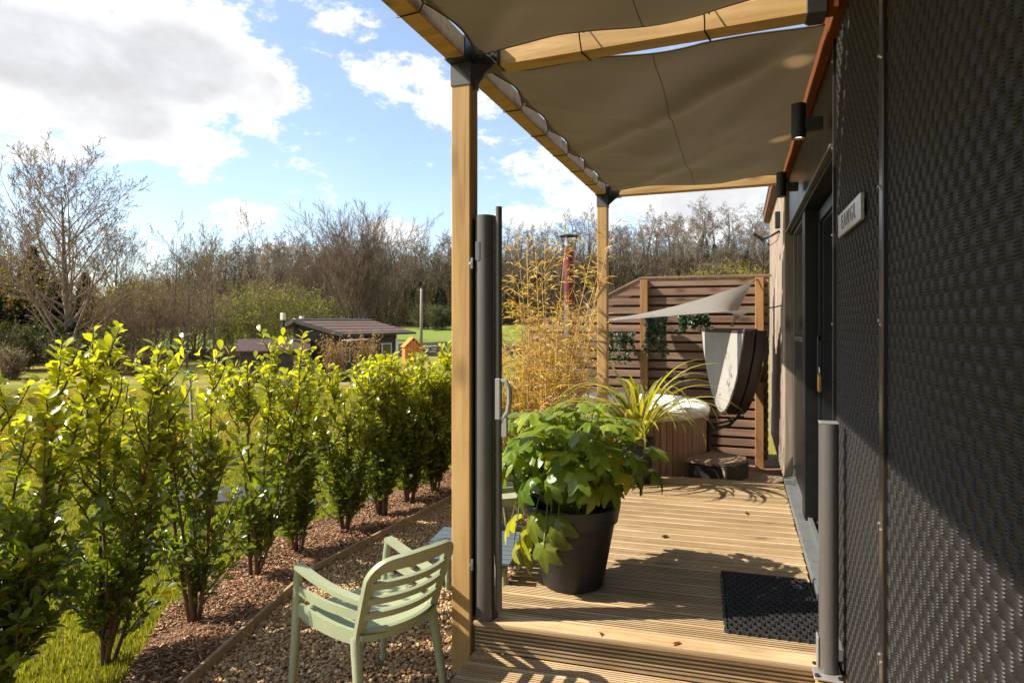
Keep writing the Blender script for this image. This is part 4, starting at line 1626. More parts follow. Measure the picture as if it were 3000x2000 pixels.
def strappy_pot():
    P = Vector((-.88, 6.0, DK + .004))
    o = pot('strappy_pot_plant', .12, .165, .40, P, 'dark pot with arching yellow striped strap leaves beside the hot tub', .06)
    rnd = random.Random(5)
    for k in range(96):
        a = rnd.uniform(0, 2 * PI)
        L = rnd.uniform(.6, 1.25); bend = rnd.uniform(1.5, 3.4)
        th = rnd.uniform(.05, .5)
        w = rnd.uniform(.028, .048)
        p = Vector((math.cos(a) * .05, math.sin(a) * .05, .33)); pts = [p]; n = 12
        tw = rnd.uniform(-.5, .5)
        for i in range(n):
            th2 = th + bend * (i / n) ** 1.35
            d = Vector((math.cos(a + tw * i / n) * math.sin(th2), math.sin(a + tw * i / n) * math.sin(th2), math.cos(th2)))
            pts.append(pts[-1] + d * L / n)
        mb = MB(); V = []; F = []
        sd = Vector((-math.sin(a), math.cos(a), 0))
        for i, q in enumerate(pts):
            t = i / n
            ww = w * (.55 + .9 * t if t < .45 else 1.0 * (1 - (t - .45) / .55) ** .7 + .02) / 2
            s2 = (sd + Vector((0, 0, rnd.uniform(-.08, .08)))).normalized()
            V += [q - s2 * ww + Vector((0, 0, .35 * ww)), q, q + s2 * ww + Vector((0, 0, .35 * ww))]
        for i in range(n):
            b = i * 3
            F += [(b, b + 1, b + 4, b + 3), (b + 1, b + 2, b + 5, b + 4)]
        mb.add(V, F)
        lf = mb.obj('leaf', M['leaf_o'], o, True)
        c = Vector((.15, .19, .03)).lerp(Vector((.48, .42, .10)), rnd.random())
        if rnd.random() < .12: c = Vector((.40, .26, .06))
        lf.color = (c.x, c.y, c.z, 1)


strappy_pot()


# ------------------------------------------------------------------ hot tub corner
def hot_tub():
    o = empty('hot_tub', (-1.21, 7.30, 0))
    tag(o, 'round hot tub with brown slatted sides and a white rim beyond the deck', 'hot tub')
    R = .89
    MB().lathe([(R - .03, 0), (R - .03, .80)], 64).obj('shell', M['vinyl'], o, True)
    n = 84
    stave = MB().box((0, 0, 0), (.018, 2 * PI * R / n - .006, .76), .004).mesh('stave', M['tubwood'])
    for k in range(n):
        a = 2 * PI * k / n
        inst('stave', stave, TRS((R * math.cos(a), R * math.sin(a), .395), (0, 0, a)), o)
    MB().lathe([(R - .02, .76), (R + .012, .765), (R + .022, .79), (R + .018, .835), (R - .01, .865), (R - .06, .875), (R - .12, .868), (R - .155, .84), (R - .17, .78), (R - .19, .45), (R - .30, .35), (.0001, .33)], 72).obj('rim', M['rim'], o, True)
    MB().lathe([(.0001, .66), (R - .175, .66)], 48).obj('water', M['water'], o)


n_ = NM('tub_water')
M['water'] = n_.bsdf((.10, .16, .17), .05, 0, .6, n_.bump(n_.noise(n_.coords(), 12, 2, .5), .1, .01))
hot_tub()


def tub_cover():
    o = empty('tub_cover', (-.20, 7.62, 0))
    tag(o, 'folded grey and brown hot tub cover hanging beside the tub', 'tub cover')
    N_ = Vector((.16, 6.95, 0)); F_ = Vector((-.32, 8.20, 0))
    ax = (F_ - N_); Ln = ax.length; ax.normalize()
    nr = Vector((-ax.y, ax.x, 0))              # towards the tub
    off = Vector((-.20, 7.62, 0))
    zt = 1.66; dep = .93

    def half(s0, s1, name, mat, inset=0.0):
        """slab with a straight top and a rounded belly between offsets s0, s1 along nr"""
        poly = []
        n = 26
        for k in range(n + 1):
            q = -1 + 2 * k / n
            z = zt - inset - (dep - 2 * inset) * (1 - abs(q) ** 1.7) ** .78
            poly.append(N_ + ax * (Ln * (q * (1 - inset / Ln * 2) + 1) / 2) + Vector((0, 0, z)) + nr * s0)
        poly = [p - off for p in poly]
        mb = MB(); mb.prism(poly, (0, 0, 0), nr * (s1 - s0))
        return mb.obj(name, mat, o)
    half(.01, .12, 'half_panel', M['vinyl'])
    half(-.11, -.01, 'half_panel', M['vinyl'])
    half(.119, .124, 'top_skin', M['grey_vinyl'], .03)
    # fold over the lifter bar
    mb = MB(); a = N_ - off + Vector((0, 0, zt - .01)); b = F_ - off + Vector((0, 0, zt - .01))
    mb.tube([a + ax * .02, b - ax * .02], [.03, .03], 12); mb.obj('fold', M['vinyl'], o, True)
    mb = MB()
    e = N_ - off
    mb.tube([e + nr * -.11 + ax * .02 + Vector((0, 0, 1.60)), e + nr * -.125 + ax * .03 + Vector((0, 0, 1.45)), e + nr * -.125 + ax * .08 + Vector((0, 0, 1.30)), e + nr * -.115 + ax * .16 + Vector((0, 0, 1.14))], .016, 6); mb.obj('strap', M['black'], o, True)
    mb = MB()
    q = N_ - off + ax * .45
    mb.tube([q + Vector((0, 0, .76)) + nr * .0, q + Vector((-.10, -.1, .66)), q + Vector((-.26, -.2, .62)), q + Vector((-.36, -.25, .60))], .018, 8)
    mb.tube([q + Vector((-.30, -.22, .72)), q + Vector((-.30, -.22, .05))], .020, 8)
    mb.tube([q + Vector((-.28, -.2, .67)), q + Vector((-.14, -.14, .70)), q + Vector((.04, 0, .74))], .014, 8)
    mb.obj('lifter_arm', M['black'], o, True)


tub_cover()


def tub_steps():
    o = empty('tub_steps', (-.19, 6.80, 0), 1.12)
    tag(o, 'brown two-tier rounded wooden steps beside the hot tub', 'steps')
    for (ox, oy, z, a0, W_, D_) in ((0, 0, .40, 0, .56, .46), (.26, -.27, .20, 0, .52, .46)):
        body = MB(); body.box((ox, oy, z / 2 - .02), (W_ - .06, D_ - .08, z - .03), .01)
        body.obj('riser', M['iron'], o)
        for k in range(3):
            w = D_ / 3
            cut = .10 * (k == 0)
            y0 = oy - D_ / 2 + k * w
            poly = [Vector((ox - W_ / 2 + cut, y0 + .004, z - .028)), Vector((ox + W_ / 2 - cut * 1.6, y0 + .004, z - .028)), Vector((ox + W_ / 2 - cut * .3, y0 + w * .5, z - .028)), Vector((ox + W_ / 2, y0 + w - .004, z - .028)), Vector((ox - W_ / 2, y0 + w - .004, z - .028))]
            m2 = MB(); m2.prism(poly, (0, 0, 0), (0, 0, .028)); m2.obj('tread', M['step'], o)
        MB().box((ox - W_ / 2 + .04, oy - D_ / 2 + .05, z / 2 - .015), (.03, .03, z - .03), .004).obj('leg', M['step'], o)


tub_steps()


def fence():
    o = empty('slatted_fence', (-1.2, 8.42, 0))
    tag(o, 'brown horizontal slatted fence with a sloping left shoulder behind the hot tub', 'fence')
    off = Vector((-1.2, 8.42, 0))
    TOP = 2.305
    rnd = random.Random(9)

    def left_at(z):
        """left end of a slat at height z (the shoulder slopes)"""
        if z > 1.80: return -1.18 - (TOP - z) * 2.05
        return -2.75
    pitch = .1152; bh = .083
    k = 0
    z = TOP - .02 - bh / 2
    ends = [.32]
    while z > .10:
        x0 = left_at(z + bh / 2); x1 = .33
        xs = [x0] + [x for x in (-1.14,) if x > x0 + .2] + [x1]
        # two lengths of slat meeting on the middle post
        for a, b in zip(xs[:-1], xs[1:]):
            mb = MB()
            if a == x0 and z > 1.80:
                xa0 = left_at(z - bh / 2); xa1 = left_at(z + bh / 2)
                poly = [Vector((xa0, 0, -bh / 2)), Vector((b - .002, 0, -bh / 2)), Vector((b - .002, 0, bh / 2)), Vector((xa1, 0, bh / 2))]
                mb.prism([p + Vector((0, 8.42, z)) - off for p in poly], (0, 0, 0), (0, .02, 0))
            else:
                mb.box(Vector(((a + b) / 2, 8.43, z)) - off, (b - a - .003, .02, bh), .003)
            s = mb.obj('slat', M['slat'], o)
            # rear slats half a step down close the gaps from behind
        z -= pitch; k += 1
    z = TOP - .02 - bh / 2 - pitch / 2
    while z > .05:
        x0 = left_at(z + bh / 2)
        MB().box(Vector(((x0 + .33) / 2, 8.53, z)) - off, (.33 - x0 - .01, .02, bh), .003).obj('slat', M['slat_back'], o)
        z -= pitch
    for x, t in ((.225, 2.28), (-1.14, 2.28), (-2.55, 1.78), (-1.85, 1.95)):
        MB().box(Vector((x, 8.375 if x > -1.5 else 8.48, t / 2)) - off, (.095, .085, t), .004).obj('post', M['fpost'], o)
    MB().beam(Vector((-1.19, 8.44, TOP + .004)) - off, Vector((.36, 8.44, TOP + .004)) - off, .07, .026, .003).obj('capping', M['slat'], o)
    MB().beam(Vector((-1.19, 8.44, TOP + .002)) - off, Vector((-2.26, 8.44, 1.785)) - off, .07, .026, .003).obj('capping', M['slat'], o)
    MB().beam(Vector((-2.26, 8.44, 1.78)) - off, Vector((-2.78, 8.44, 1.78)) - off, .07, .026, .003).obj('capping', M['slat'], o)


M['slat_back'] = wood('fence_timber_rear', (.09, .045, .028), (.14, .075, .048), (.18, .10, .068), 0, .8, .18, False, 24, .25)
fence()


def shade_sail():
    o = empty('shade_sail', (-1.0, 8.0, 1.8))
    tag(o, 'small taut grey beige shade sail strung from the slatted fence over the hot tub', 'shade sail')
    off = Vector((-1.0, 8.0, 1.8))
    A = Vector((-1.78, 7.45, 1.735)); B = Vector((.145, 8.28, 2.225)); C = Vector((.245, 7.05, 1.885)); D = Vector((-.10, 8.10, 1.705))

    def pt(u, v):
        e = (A * (1 - u) + B * u) * (1 - v) + (C * (1 - u) + D * u) * v
        cu = .07 * math.sin(PI * u) * (1 - v) ** 3          # edges cut hollow
        return e + Vector((0, 0, -cu + .05 * math.sin(PI * u) * v ** 3)) - off
    mb = MB(); mb.grid(pt, 32, 24)
    mb.obj('panel', M['shade'], o, True)
    for a, b in ((B, Vector((.20, 8.33, 2.262))), (C, Vector((.392, 6.95, 1.91))), (A, Vector((-2.30, 7.75, 1.75))), (D, Vector((-.06, 8.40, 1.70)))):
        MB().tube([a - off, a.lerp(b, .5) - off + Vector((0, 0, -.006)), b - off], .006, 6).obj('cord', M['black'], o, True)


shade_sail()


def hanging_ivy(x, z, w, h, seed, label, cx=-.0):
    rnd = random.Random(seed); rng = np.random.default_rng(seed)
    o = empty('hanging_plant', (x, 8.33, z))
    tag(o, label, 'hanging plant', 'trailing plants hung on the slatted fence')
    MB().lathe([(.0001, -.09), (.055, -.09), (.075, .02), (.068, .02), (.05, -.06)], 14, (0, -.05, 0)).obj('pot', M['pot'], o, True)
    MB().tube([(0, -.04, .02), (0, .0, .10), (0, .06, .10)], .004, 5).obj('hook', M['black'], o)
    V = []; F = []; Cc = []; tr = MB()
    lv, lf = HL[0][1], HL[0][2]
    cnt = 0
    for s in range(26):
        a = rnd.uniform(PI, 2 * PI); L = h * rnd.uniform(.35, 1.0)
        p = Vector((math.cos(a) * w * .3, math.sin(a) * .06 - .05, .02))
        end = p + Vector((math.cos(a) * w * .35 * rnd.random(), -.03, -L))
        pts = [p, p + Vector((math.cos(a) * w * .15, -.05, .05)), p.lerp(end, .5) + Vector((0, -.03, .02)), end]
        tr.tube(pts, .002, 3, False)
        for q in range(14):
            t = rnd.random() ** .8 * 3; i = min(2, int(t)); c = pts[i].lerp(pts[i + 1], t - i)
            m = np.array(orient(c, (rnd.uniform(-1, 1), rnd.uniform(-1, 0), rnd.uniform(-1, .3)), (rnd.uniform(-.4, .4), -.7, .8), rnd.uniform(.55, .95)))
            V.append(lv @ m[:3, :3].T + m[:3, 3]); F.append(lf + cnt * len(lv)); cnt += 1
            g = rnd.uniform(.6, 1.5)
            col = (.045 * g, .085 * g, .045 * g, 1) if rnd.random() > .12 else (.2, .27, .17, 1)
            Cc.append(np.tile(np.array(col), (len(lv), 1)))
    tr.obj('trailing_stem', M['stem'], o)
    fo = np_obj('foliage', np.concatenate(V), np.concatenate(F), M['leaf_a'], o, True, np.concatenate(Cc)); fo['kind'] = 'stuff'


hanging_ivy(-1.42, 1.55, .38, .36, 1, 'left trailing blue green plant hung low on the slatted fence')
hanging_ivy(-.98, 1.74, .26, .46, 2, 'middle trailing plant with long strands hung beside the fence post')
hanging_ivy(-.53, 1.78, .38, .20, 3, 'right dark trailing plant tucked under the shade sail')

# flue of the tub stove
fl = empty('stove_flue', (-1.98, 7.82, 0))
tag(fl, 'heat tinted steel stove flue with a black cowl rising behind the bamboo', 'flue')
MB().tube([(0, 0, .55), (0, 0, 1.55), (0, 0, 1.95)], .066, 20).obj('lower_pipe', M['flue'], fl, True, 50)
MB().tube([(0, 0, 1.95), (0, 0, 2.66)], .068, 20).obj('upper_pipe', M['flue_red'], fl, True, 50)
MB().lathe([(.12, 0), (.13, .0), (.13, .55), (.12, .56), (.0001, .56)], 20, (0, 0, .0)).obj('stove', M['iron'], fl, True, 40)
ck = MB().lathe([(.118, 2.800), (.120, 2.806), (.03, 2.83), (.0001, 2.832)], 20).obj('cowl', M['iron'], fl, True, 50)
for k in range(4):
    a = k * PI / 2 + .4
    MB().tube([(.066 * math.cos(a), .066 * math.sin(a), 2.64), (.095 * math.cos(a), .095 * math.sin(a), 2.80)], .006, 5).obj('strut', M['iron'], ck)


def bamboo():
    o = empty('golden_bamboo', (-1.98, 6.62, 0))
    tag(o, 'clump of dry golden bamboo behind the leafy pot plant', 'bamboo')
    rnd = random.Random(17)
    V = []; C = []
    br = MB()
    for k in range(84):
        a = rnd.uniform(0, 2 * PI); rr = .46 * rnd.random() ** .6
        b = Vector((rr * math.cos(a) * .9, rr * math.sin(a), 0))
        H = rnd.uniform(.9, 1.9) if rnd.random() < .84 else rnd.uniform(1.9, 2.75)
        out = Vector((math.cos(a), math.sin(a), 0)) * rnd.uniform(.02, .26) + Vector((rnd.uniform(-.12, .12), rnd.uniform(-.12, .12), 0))
        pts = [b + out * (q * q) * H * .5 + Vector((0, 0, H * q)) for q in (0, .25, .5, .75, 1)]
        mb = MB(); mb.tube(pts, [.0065, .006, .005, .0035, .0015], 5)
        mb.obj('cane', M['cane'], o, True)
        nl = int(H * 17)
        for i in range(nl):
            q = rnd.uniform(.12, 1)
            j = min(3, int(q * 4)); p = pts[j].lerp(pts[j + 1], q * 4 - j)
            az = rnd.uniform(0, 2 * PI)
            dr = Vector((math.cos(az), math.sin(az), rnd.uniform(.3, 1.4))).normalized()
            L = rnd.uniform(.08, .30)
            e = p + dr * L
            br.tube([p, p.lerp(e, .5) + Vector((0, 0, .01)), e], [.002, .0017, .001], 3, False)
            for t in range(rnd.randrange(2, 6)):
                c = p.lerp(e, rnd.uniform(.3, 1.0))
                d2 = (dr + Vector((rnd.uniform(-.8, .8), rnd.uniform(-.8, .8), rnd.uniform(-.9, .4)))).normalized()
                ll = rnd.uniform(.05, .12); ww = rnd.uniform(.0035, .007)
                s2 = d2.orthogonal().normalized() * ww
                V += [c - s2 * .3, c + s2 * .3, c + d2 * ll * .5 + s2, c + d2 * ll + Vector((0, 0, -.012)), c + d2 * ll * .5 - s2]
                g = rnd.random()
                col = (.55, .31, .065) if g < .45 else (.66, .48, .17) if g < .75 else (.42, .37, .08) if g < .94 else (.36, .18, .05)
                f = rnd.uniform(.75, 1.2)
                C += [(col[0] * f, col[1] * f, col[2] * f, 1)] * 5
    br.obj('branchlets', M['cane'], o)['kind'] = 'stuff'
    F = np.arange(len(V)).reshape(-1, 5)
    fo = np_obj('foliage', np.array([tuple(v) for v in V]), F, M['leaf_b'], o, False, np.array(C)); fo['kind'] = 'stuff'


bamboo()


# ------------------------------------------------------------------ trees
def grow(rnd, base, direc, length, rad, level, prm, chains, tips):
    n = prm['segs'][level]
    pts = [Vector(base)]; d = Vector(direc).normalized()
    wig = prm['wig'][level]; up = prm['up'][level]
    for i in range(n):
        d = (d + Vector((rnd.gauss(0, wig), rnd.gauss(0, wig), rnd.gauss(0, wig) + up))).normalized()
        pts.append(pts[-1] + d * length / n)
    end = prm['taper'][level]
    rads = [max(prm['rmin'], rad * (1 - (1 - end) * i / n)) for i in range(n + 1)]
    chains.append((level, pts, rads))
    if level == prm['levels']:
        tips.extend(pts[1:])
        return
    kids = prm['kids'][level]
    k = max(1, int(kids * rnd.uniform(.8, 1.2)))
    a0 = rnd.uniform(0, 2 * PI)
    for j in range(k):
        t = prm['t0'][level] + (1 - prm['t0'][level]) * (j + rnd.random()) / k
        i = min(n - 1, int(t * n)); p = pts[i].lerp(pts[i + 1], t * n - i)
        tn = (pts[i + 1] - pts[i]).normalized()
        a = a0 + j * 2.399 + rnd.uniform(-.4, .4)
        o = tn.orthogonal().normalized(); s = tn.cross(o)
        ang = prm['ang'][level] * rnd.uniform(.7, 1.25)
        dr = tn * math.cos(ang) + (o * math.cos(a) + s * math.sin(a)) * math.sin(ang)
        L = length * prm['ratio'][level] * rnd.uniform(.7, 1.15) * (1.12 - prm['fall'] * t)
        r = rads[i] * prm['rr'] * rnd.uniform(.75, 1.0)
        grow(rnd, p, dr, L, r, level + 1, prm, chains, tips)


def tree_meshes(name, seed, H, r0, prm, leaves=0, lcols=None, lsize=.06, bark='bark', twig='twig', ivy=0, stems=1, bud=None, ivy_h=.6):
    rnd = random.Random(seed); rng = np.random.default_rng(seed)
    chains = []; tips = []
    for s in range(stems):
        a = 2 * PI * s / stems + rnd.uniform(-.4, .4)
        tilt = 0 if stems == 1 else rnd.uniform(.08, .5)
        grow(rnd, (math.cos(a) * .12 * (stems > 1), math.sin(a) * .12 * (stems > 1), -.3), (math.cos(a) * tilt + rnd.uniform(-.03, .03), math.sin(a) * tilt + rnd.uniform(-.03, .03), 1), H * rnd.uniform(.82, 1) / (1 if stems == 1 else .95), r0, 0, prm, chains, tips)
    tr = MB(); tw = MB()
    for lv, pts, rads in chains:
        if lv == 0: tr.tube(pts, rads, 8, False)
        elif lv == 1: tw.tube(pts, rads, 5, False)
        else: tw.tube(pts, rads, 3, False)
    mt = tr.mesh('trunk', M[bark], True); mc = tw.mesh('crown', M[twig], True)
    ml = None
    if leaves and tips:
        T = np.array([tuple(p) for p in tips])
        idx = rng.integers(0, len(T), leaves)
        pos = T[idx] + rng.normal(0, lsize * 1.2, (leaves, 3))
        bv = np.array([(-.5, 0, 0), (.5, 0, 0), (.35, 1, .1), (-.35, 1, .1)]); bf = np.array([(0, 1, 2, 3)])
        tint = palette(rng, leaves, lcols, .25)
        s = rng.uniform(.6, 1.3, leaves)[:, None] * lsize
        o = scatter('tmp', M['leaf_t'], bv, bf, pos, rot_rand(rng, leaves), np.repeat(s, 3, 1), tint, None)
        ml = o.data; bpy.data.objects.remove(o); ml.name = 'leaves'
    mi = None
    if ivy:
        lv, pts, rads = chains[0]
        P = []
        for k in range(ivy):
            q = rng.uniform(0, ivy_h) * (len(pts) - 1); i = min(len(pts) - 2, int(q))
            c = pts[i].lerp(pts[i + 1], q - i)
            a = rng.uniform(0, 2 * PI); rr = rads[i] + abs(rng.normal(0, .18)) + .03
            P.append((c.x + math.cos(a) * rr, c.y + math.sin(a) * rr, c.z))
        bv = np.array([(-.5, 0, 0), (.5, 0, 0), (.35, 1, .1), (-.35, 1, .1)]); bf = np.array([(0, 1, 2, 3)])
        s = rng.uniform(.10, .24, ivy)[:, None]
        o = scatter('tmp', M['leaf_t'], bv, bf, np.array(P), rot_rand(rng, ivy), np.repeat(s, 3, 1), palette(rng, ivy, [(.035, .05, .018), (.05, .065, .02), (.025, .038, .014)], .3), None)
        mi = o.data; bpy.data.objects.remove(o); mi.name = 'ivy'
    return mt, mc, ml, mi


def plant_tree(meshes, loc, rz, sc, label, name='bare_tree', cat='tree', group=None):
    o = empty(name, loc, rz)
    o.scale = (sc, sc, sc) if isinstance(sc, (int, float)) else sc
    tag(o, label, cat, group)
    for nm, me in zip(('trunk', 'crown', 'leaves', 'ivy'), meshes):
        if me is not None: 
            p = inst(nm, me, None, o)
            if nm in ('leaves', 'ivy'): p['kind'] = 'stuff'
    return o


def at_px(px, d):
    p = W(px, d); p.z = gz(p) - .05
    return p


P_BIG = dict(levels=4, segs=[12, 9, 6, 4, 3], wig=[.05, .06, .09, .12, .14], up=[.02, .06, .05, .04, .03], taper=[.08, .12, .2, .3, .4], kids=[38, 12, 6, 4], t0=[.10, .2, .2, .2], ang=[.86, .52, .58, .6], ratio=[.64, .42, .44, .5], fall=.60, rr=.46, rmin=.009)
P_WOOD = dict(levels=4, segs=[9, 6, 4, 3, 2], wig=[.05, .10, .14, .16, .16], up=[.02, .06, .05, .03, .02], taper=[.18, .15, .25, .3, .4], kids=[11, 7, 5, 4], t0=[.38, .25, .2, .2], ang=[.75, .62, .65, .6], ratio=[.40, .46, .5, .5], fall=.45, rr=.50, rmin=.017)
P_MULTI = dict(levels=3, segs=[8, 6, 4, 3], wig=[.045, .08, .10, .12], up=[.03, .05, .05, .03], taper=[.12, .15, .25, .3], kids=[13, 8, 6], t0=[.12, .2, .2], ang=[.42, .45, .5], ratio=[.42, .45, .5], fall=.35, rr=.42, rmin=.012)
P_SLIM = dict(levels=3, segs=[9, 6, 4, 3], wig=[.03, .06, .09, .12], up=[.03, .10, .08, .05], taper=[.10, .15, .25, .3], kids=[16, 7, 5], t0=[.14, .2, .2], ang=[.62, .5, .5], ratio=[.42, .42, .5], fall=.55, rr=.40, rmin=.008)
P_BUSH = dict(levels=2, segs=[6, 4, 3], wig=[.07, .12, .14], up=[.02, .05, .04], taper=[.15, .25, .3], kids=[14, 8], t0=[.12, .15], ang=[.6, .6], ratio=[.45, .5], fall=.3, rr=.45, rmin=.006)

# the big bare tree on the left
big = tree_meshes('big', 7, 13.0, .26, P_BIG, 4600, [(.26, .24, .05), (.30, .20, .06), (.20, .21, .05), (.28, .26, .08)], .040, ivy=500, ivy_h=.28)
plant_tree(big, at_px(205, 36), .6, (1.08, 1.08, .93), 'large bare tree with sparse new leaves rising above the lawn at left')
plant_tree(big, at_px(40, 47), 2.4, (.85, .85, .80), 'bare tree behind the golden bush at the left edge')
plant_tree(big, at_px(330, 50), 4.1, (.70, .70, .74), 'bare tree seen just right of the large left tree')
# slimmer trees to its right
slim = [tree_meshes('slim', 30 + i, 8.5, .085, P_SLIM, 700, [(.24, .20, .06), (.30, .18, .07)], .05) for i in range(3)]
for i, (px, d, s, lab) in enumerate(((500, 40, .98, 'slender bare tree right of the large left tree'), (548, 38, .92, 'slender bare tree with a leaning right limb'), (622, 40, .86, 'pale spreading bare tree left of the sheds'), (440, 46, .78, 'thin bare sapling between the large left tree and the slender trees'),
                                     (600, 50, .9, 'bare tree behind the pale spreading tree'), (745, 48, .95, 'tall bare tree behind the left shed roof'))):
    plant_tree(slim[i % 3], at_px(px, d), i * 1.9, s * d / 40, lab)
# pale low spreading tree
# the multi-stemmed fan tree behind the dark cabin
multi = tree_meshes('multi', 5, 10.0, .10, P_MULTI, 1500, [(.25, .15, .07), (.30, .20, .09)], .06, stems=17, twig='twig')
plant_tree(multi, at_px(1052, 58), .2, .98, 'wide fan of bare stems standing behind the dark cabin')
plant_tree(multi, at_px(930, 66), 2.2, .72, 'smaller bare fan shaped tree left of the wide bare fan')
# dark conifers at far left


def conifer(seed, H, R):
    rng = np.random.default_rng(seed); rnd = random.Random(seed)
    n = 15000
    z = rng.uniform(0.02, 1, n) ** .9
    a = rng.uniform(0, 2 * PI, n)
    tier = .78 + .22 * np.sin(z * 46 + 1.2 * np.sin(a * 3))
    rad = R * (1 - z) ** .75 * tier * rng.uniform(.45, 1.0, n) * (1 + .18 * np.sin(a * 4 + z * 9)) + .05
    pos = np.stack([np.cos(a) * rad, np.sin(a) * rad, z * H + rng.normal(0, .08, n) - rad * .12], 1)
    bv = np.array([(-.5, 0, 0), (.5, 0, 0), (.3, 1, .1), (-.3, 1, .1)]); bf = np.array([(0, 1, 2, 3)])
    s = rng.uniform(.10, .26, n)
    o = scatter('tmp', M['leaf_t'], bv, bf, pos, rot_rand(rng, n, 1.3), np.stack([s * .5, s, s], 1), palette(rng, n, [(.020, .034, .016), (.03, .045, .02), (.045, .06, .022), (.06, .055, .02)], .3), None)
    me = o.data; bpy.data.objects.remove(o)
    t = MB(); t.tube([(0, 0, -.2), (0, 0, H * .9)], [.16, .02], 7)
    return t.mesh('trunk', M['bark_d'], True), None, me, None


con = [conifer(3, 7.2, 2.6), conifer(8, 6.0, 2.3)]
for i, (px, d, s, lab) in enumerate(((95, 44, 1.05, 'dark evergreen behind the large left tree'), (-60, 40, 1.1, 'dark evergreen cut by the left edge of the picture'), (250, 48, .85, 'dark evergreen just right of the large tree trunk'), (0, 52, 1.2, 'tall dark evergreen at the back left'), (165, 42, .72, 'low dark evergreen in front of the large tree trunk'))):
    plant_tree(con[i % 2], at_px(px, d), i * 1.3, s, lab, 'conifer', 'conifer', 'dark evergreens at the left')


def bush_meshes(seed, H, n, cols, lsize, stems=9, twig='twig'):
    return tree_meshes('bush', seed, H, .035, P_BUSH, n, cols, lsize, stems=stems, twig=twig)


b_green = bush_meshes(3, 3.4, 3800, [(.22, .24, .04), (.28, .27, .05), (.16, .18, .03)], .07)
b_rust = bush_meshes(4, 3.4, 1700, [(.30, .18, .08), (.25, .17, .07), (.27, .22, .08), (.19, .12, .06)], .055, 12)
b_dark = bush_meshes(5, 2.2, 4500, [(.06, .075, .022), (.09, .10, .03), (.05, .055, .02)], .08)
b_bramble = bush_meshes(6, 1.3, 1200, [(.22, .15, .08), (.16, .12, .06), (.13, .13, .05)], .06, 14)
b_gold = bush_meshes(8, 4.0, 4800, [(.25, .21, .04), (.28, .21, .05), (.19, .17, .04)], .085)
bl = [(b_gold, 20, 43, 1.55, 'golden leafing bush at the left edge beside the dark evergreens'), (b_rust, 330, 40, 1.2, 'rust brown twiggy bush right of the large tree'), (b_gold, 385, 44, 1.15, 'golden green bush behind the rusty bush'),
      (b_rust, 440, 39, 1.25, 'rust brown bush under the slender trees'), (b_rust, 560, 45, 1.35, 'brown twiggy bush behind the slender trees'), (b_dark, 60, 36, 1.1, 'dark green low bush at the left lawn edge'),
      (b_dark, 300, 34, .95, 'dark green low bush on the lawn edge under the large tree'), (b_dark, 210, 33, .85, 'low dark bush at the foot of the large tree'), (b_bramble, 20, 31, 1.2, 'brown bramble at the left lawn edge'), (b_bramble, 660, 36, 1.1, 'brown bramble left of the low shed'),
      (b_bramble, 400, 33, 1.0, 'brown bramble on the lawn edge under the rusty bushes'), (b_green, 760, 46, 1.25, 'yellow green bush behind the low shed'), (b_green, 850, 50, 1.3, 'yellow green bush behind the dark cabin gable'), (b_green, 930, 54, 1.15, 'yellow green bush left of the wide bare fan'),
      (b_green, 690, 56, 1.2, 'pale green bush far left of the sheds'), (b_rust, 800, 60, 1.6, 'brown bush behind the yellow green bushes'), (b_green, 650, 50, 1.0, 'green bush beside the pale spreading tree'),
      (b_gold, 2010, 62, 1.45, 'golden bush above the slatted fence in the middle'), (b_gold, 2130, 60, 1.6, 'golden bush above the slatted fence at right'), (b_gold, 2240, 62, 1.5, 'golden bush behind the timber clad wall'), (b_gold, 1930, 70, 1.35, 'golden green bush above the fence middle post'),
      (b_dark, 1285, 100, 1.6, 'dark bush at the wood edge by the pole'), (b_dark, 1245, 104, 1.7, 'dark evergreen bush left of the pole foot')]
for i, (me, px, d, s, lab) in enumerate(bl):
    plant_tree(me, at_px(px, d), i * 1.7, s, lab, 'bush', 'bush', 'bushes of the garden boundary')

# the far wood
woodp = [tree_meshes('wood', 50 + i, 14.0, .26, P_WOOD, 500, [(.16, .11, .06), (.15, .14, .05)], .10, 'bark_d', 'twig_d', ivy=(900 if i % 2 == 0 else 250), ivy_h=.55) for i in range(6)]
rw = random.Random(77)
spots = []
for px in range(560, 1500, 27):            # front rank along the pasture
    spots.append((px + rw.uniform(-9, 9), rw.uniform(112, 122), rw.uniform(.80, 1.05), 0))
for px in range(520, 2420, 34):
    spots.append((px + rw.uniform(-12, 12), rw.uniform(124, 140), rw.uniform(.74, 1.0), 1))
for px in range(480, 2440, 36):
    spots.append((px + rw.uniform(-14, 14), rw.uniform(144, 160), rw.uniform(.62, .9), 1))
for px in range(1480, 2440, 40):
    spots.append((px + rw.uniform(-14, 14), rw.uniform(164, 176), rw.uniform(.62, .95), 1))
for px, d, s, k in spots:
    lab = ('bare ivy clad tree along the edge of the far wood left of the near post' if k == 0 and px < 1330 else 'bare tree of the far wood seen between the two pergola posts' if px < 1760 and px > 1330 else
           'bare tree on the hillside above the slatted fence' if px >= 1760 else 'bare tree deep in the far wood above the dark cabin')
    if px > 1700: s *= 1.14
    plant_tree(woodp[rw.randrange(6)], at_px(px, d), rw.uniform(0, 6.28), (s * rw.uniform(1.0, 1.35), s * rw.uniform(1.0, 1.35), s), lab, 'woodland_tree', 'tree', lab.replace('bare ivy clad tree', 'bare tree'))


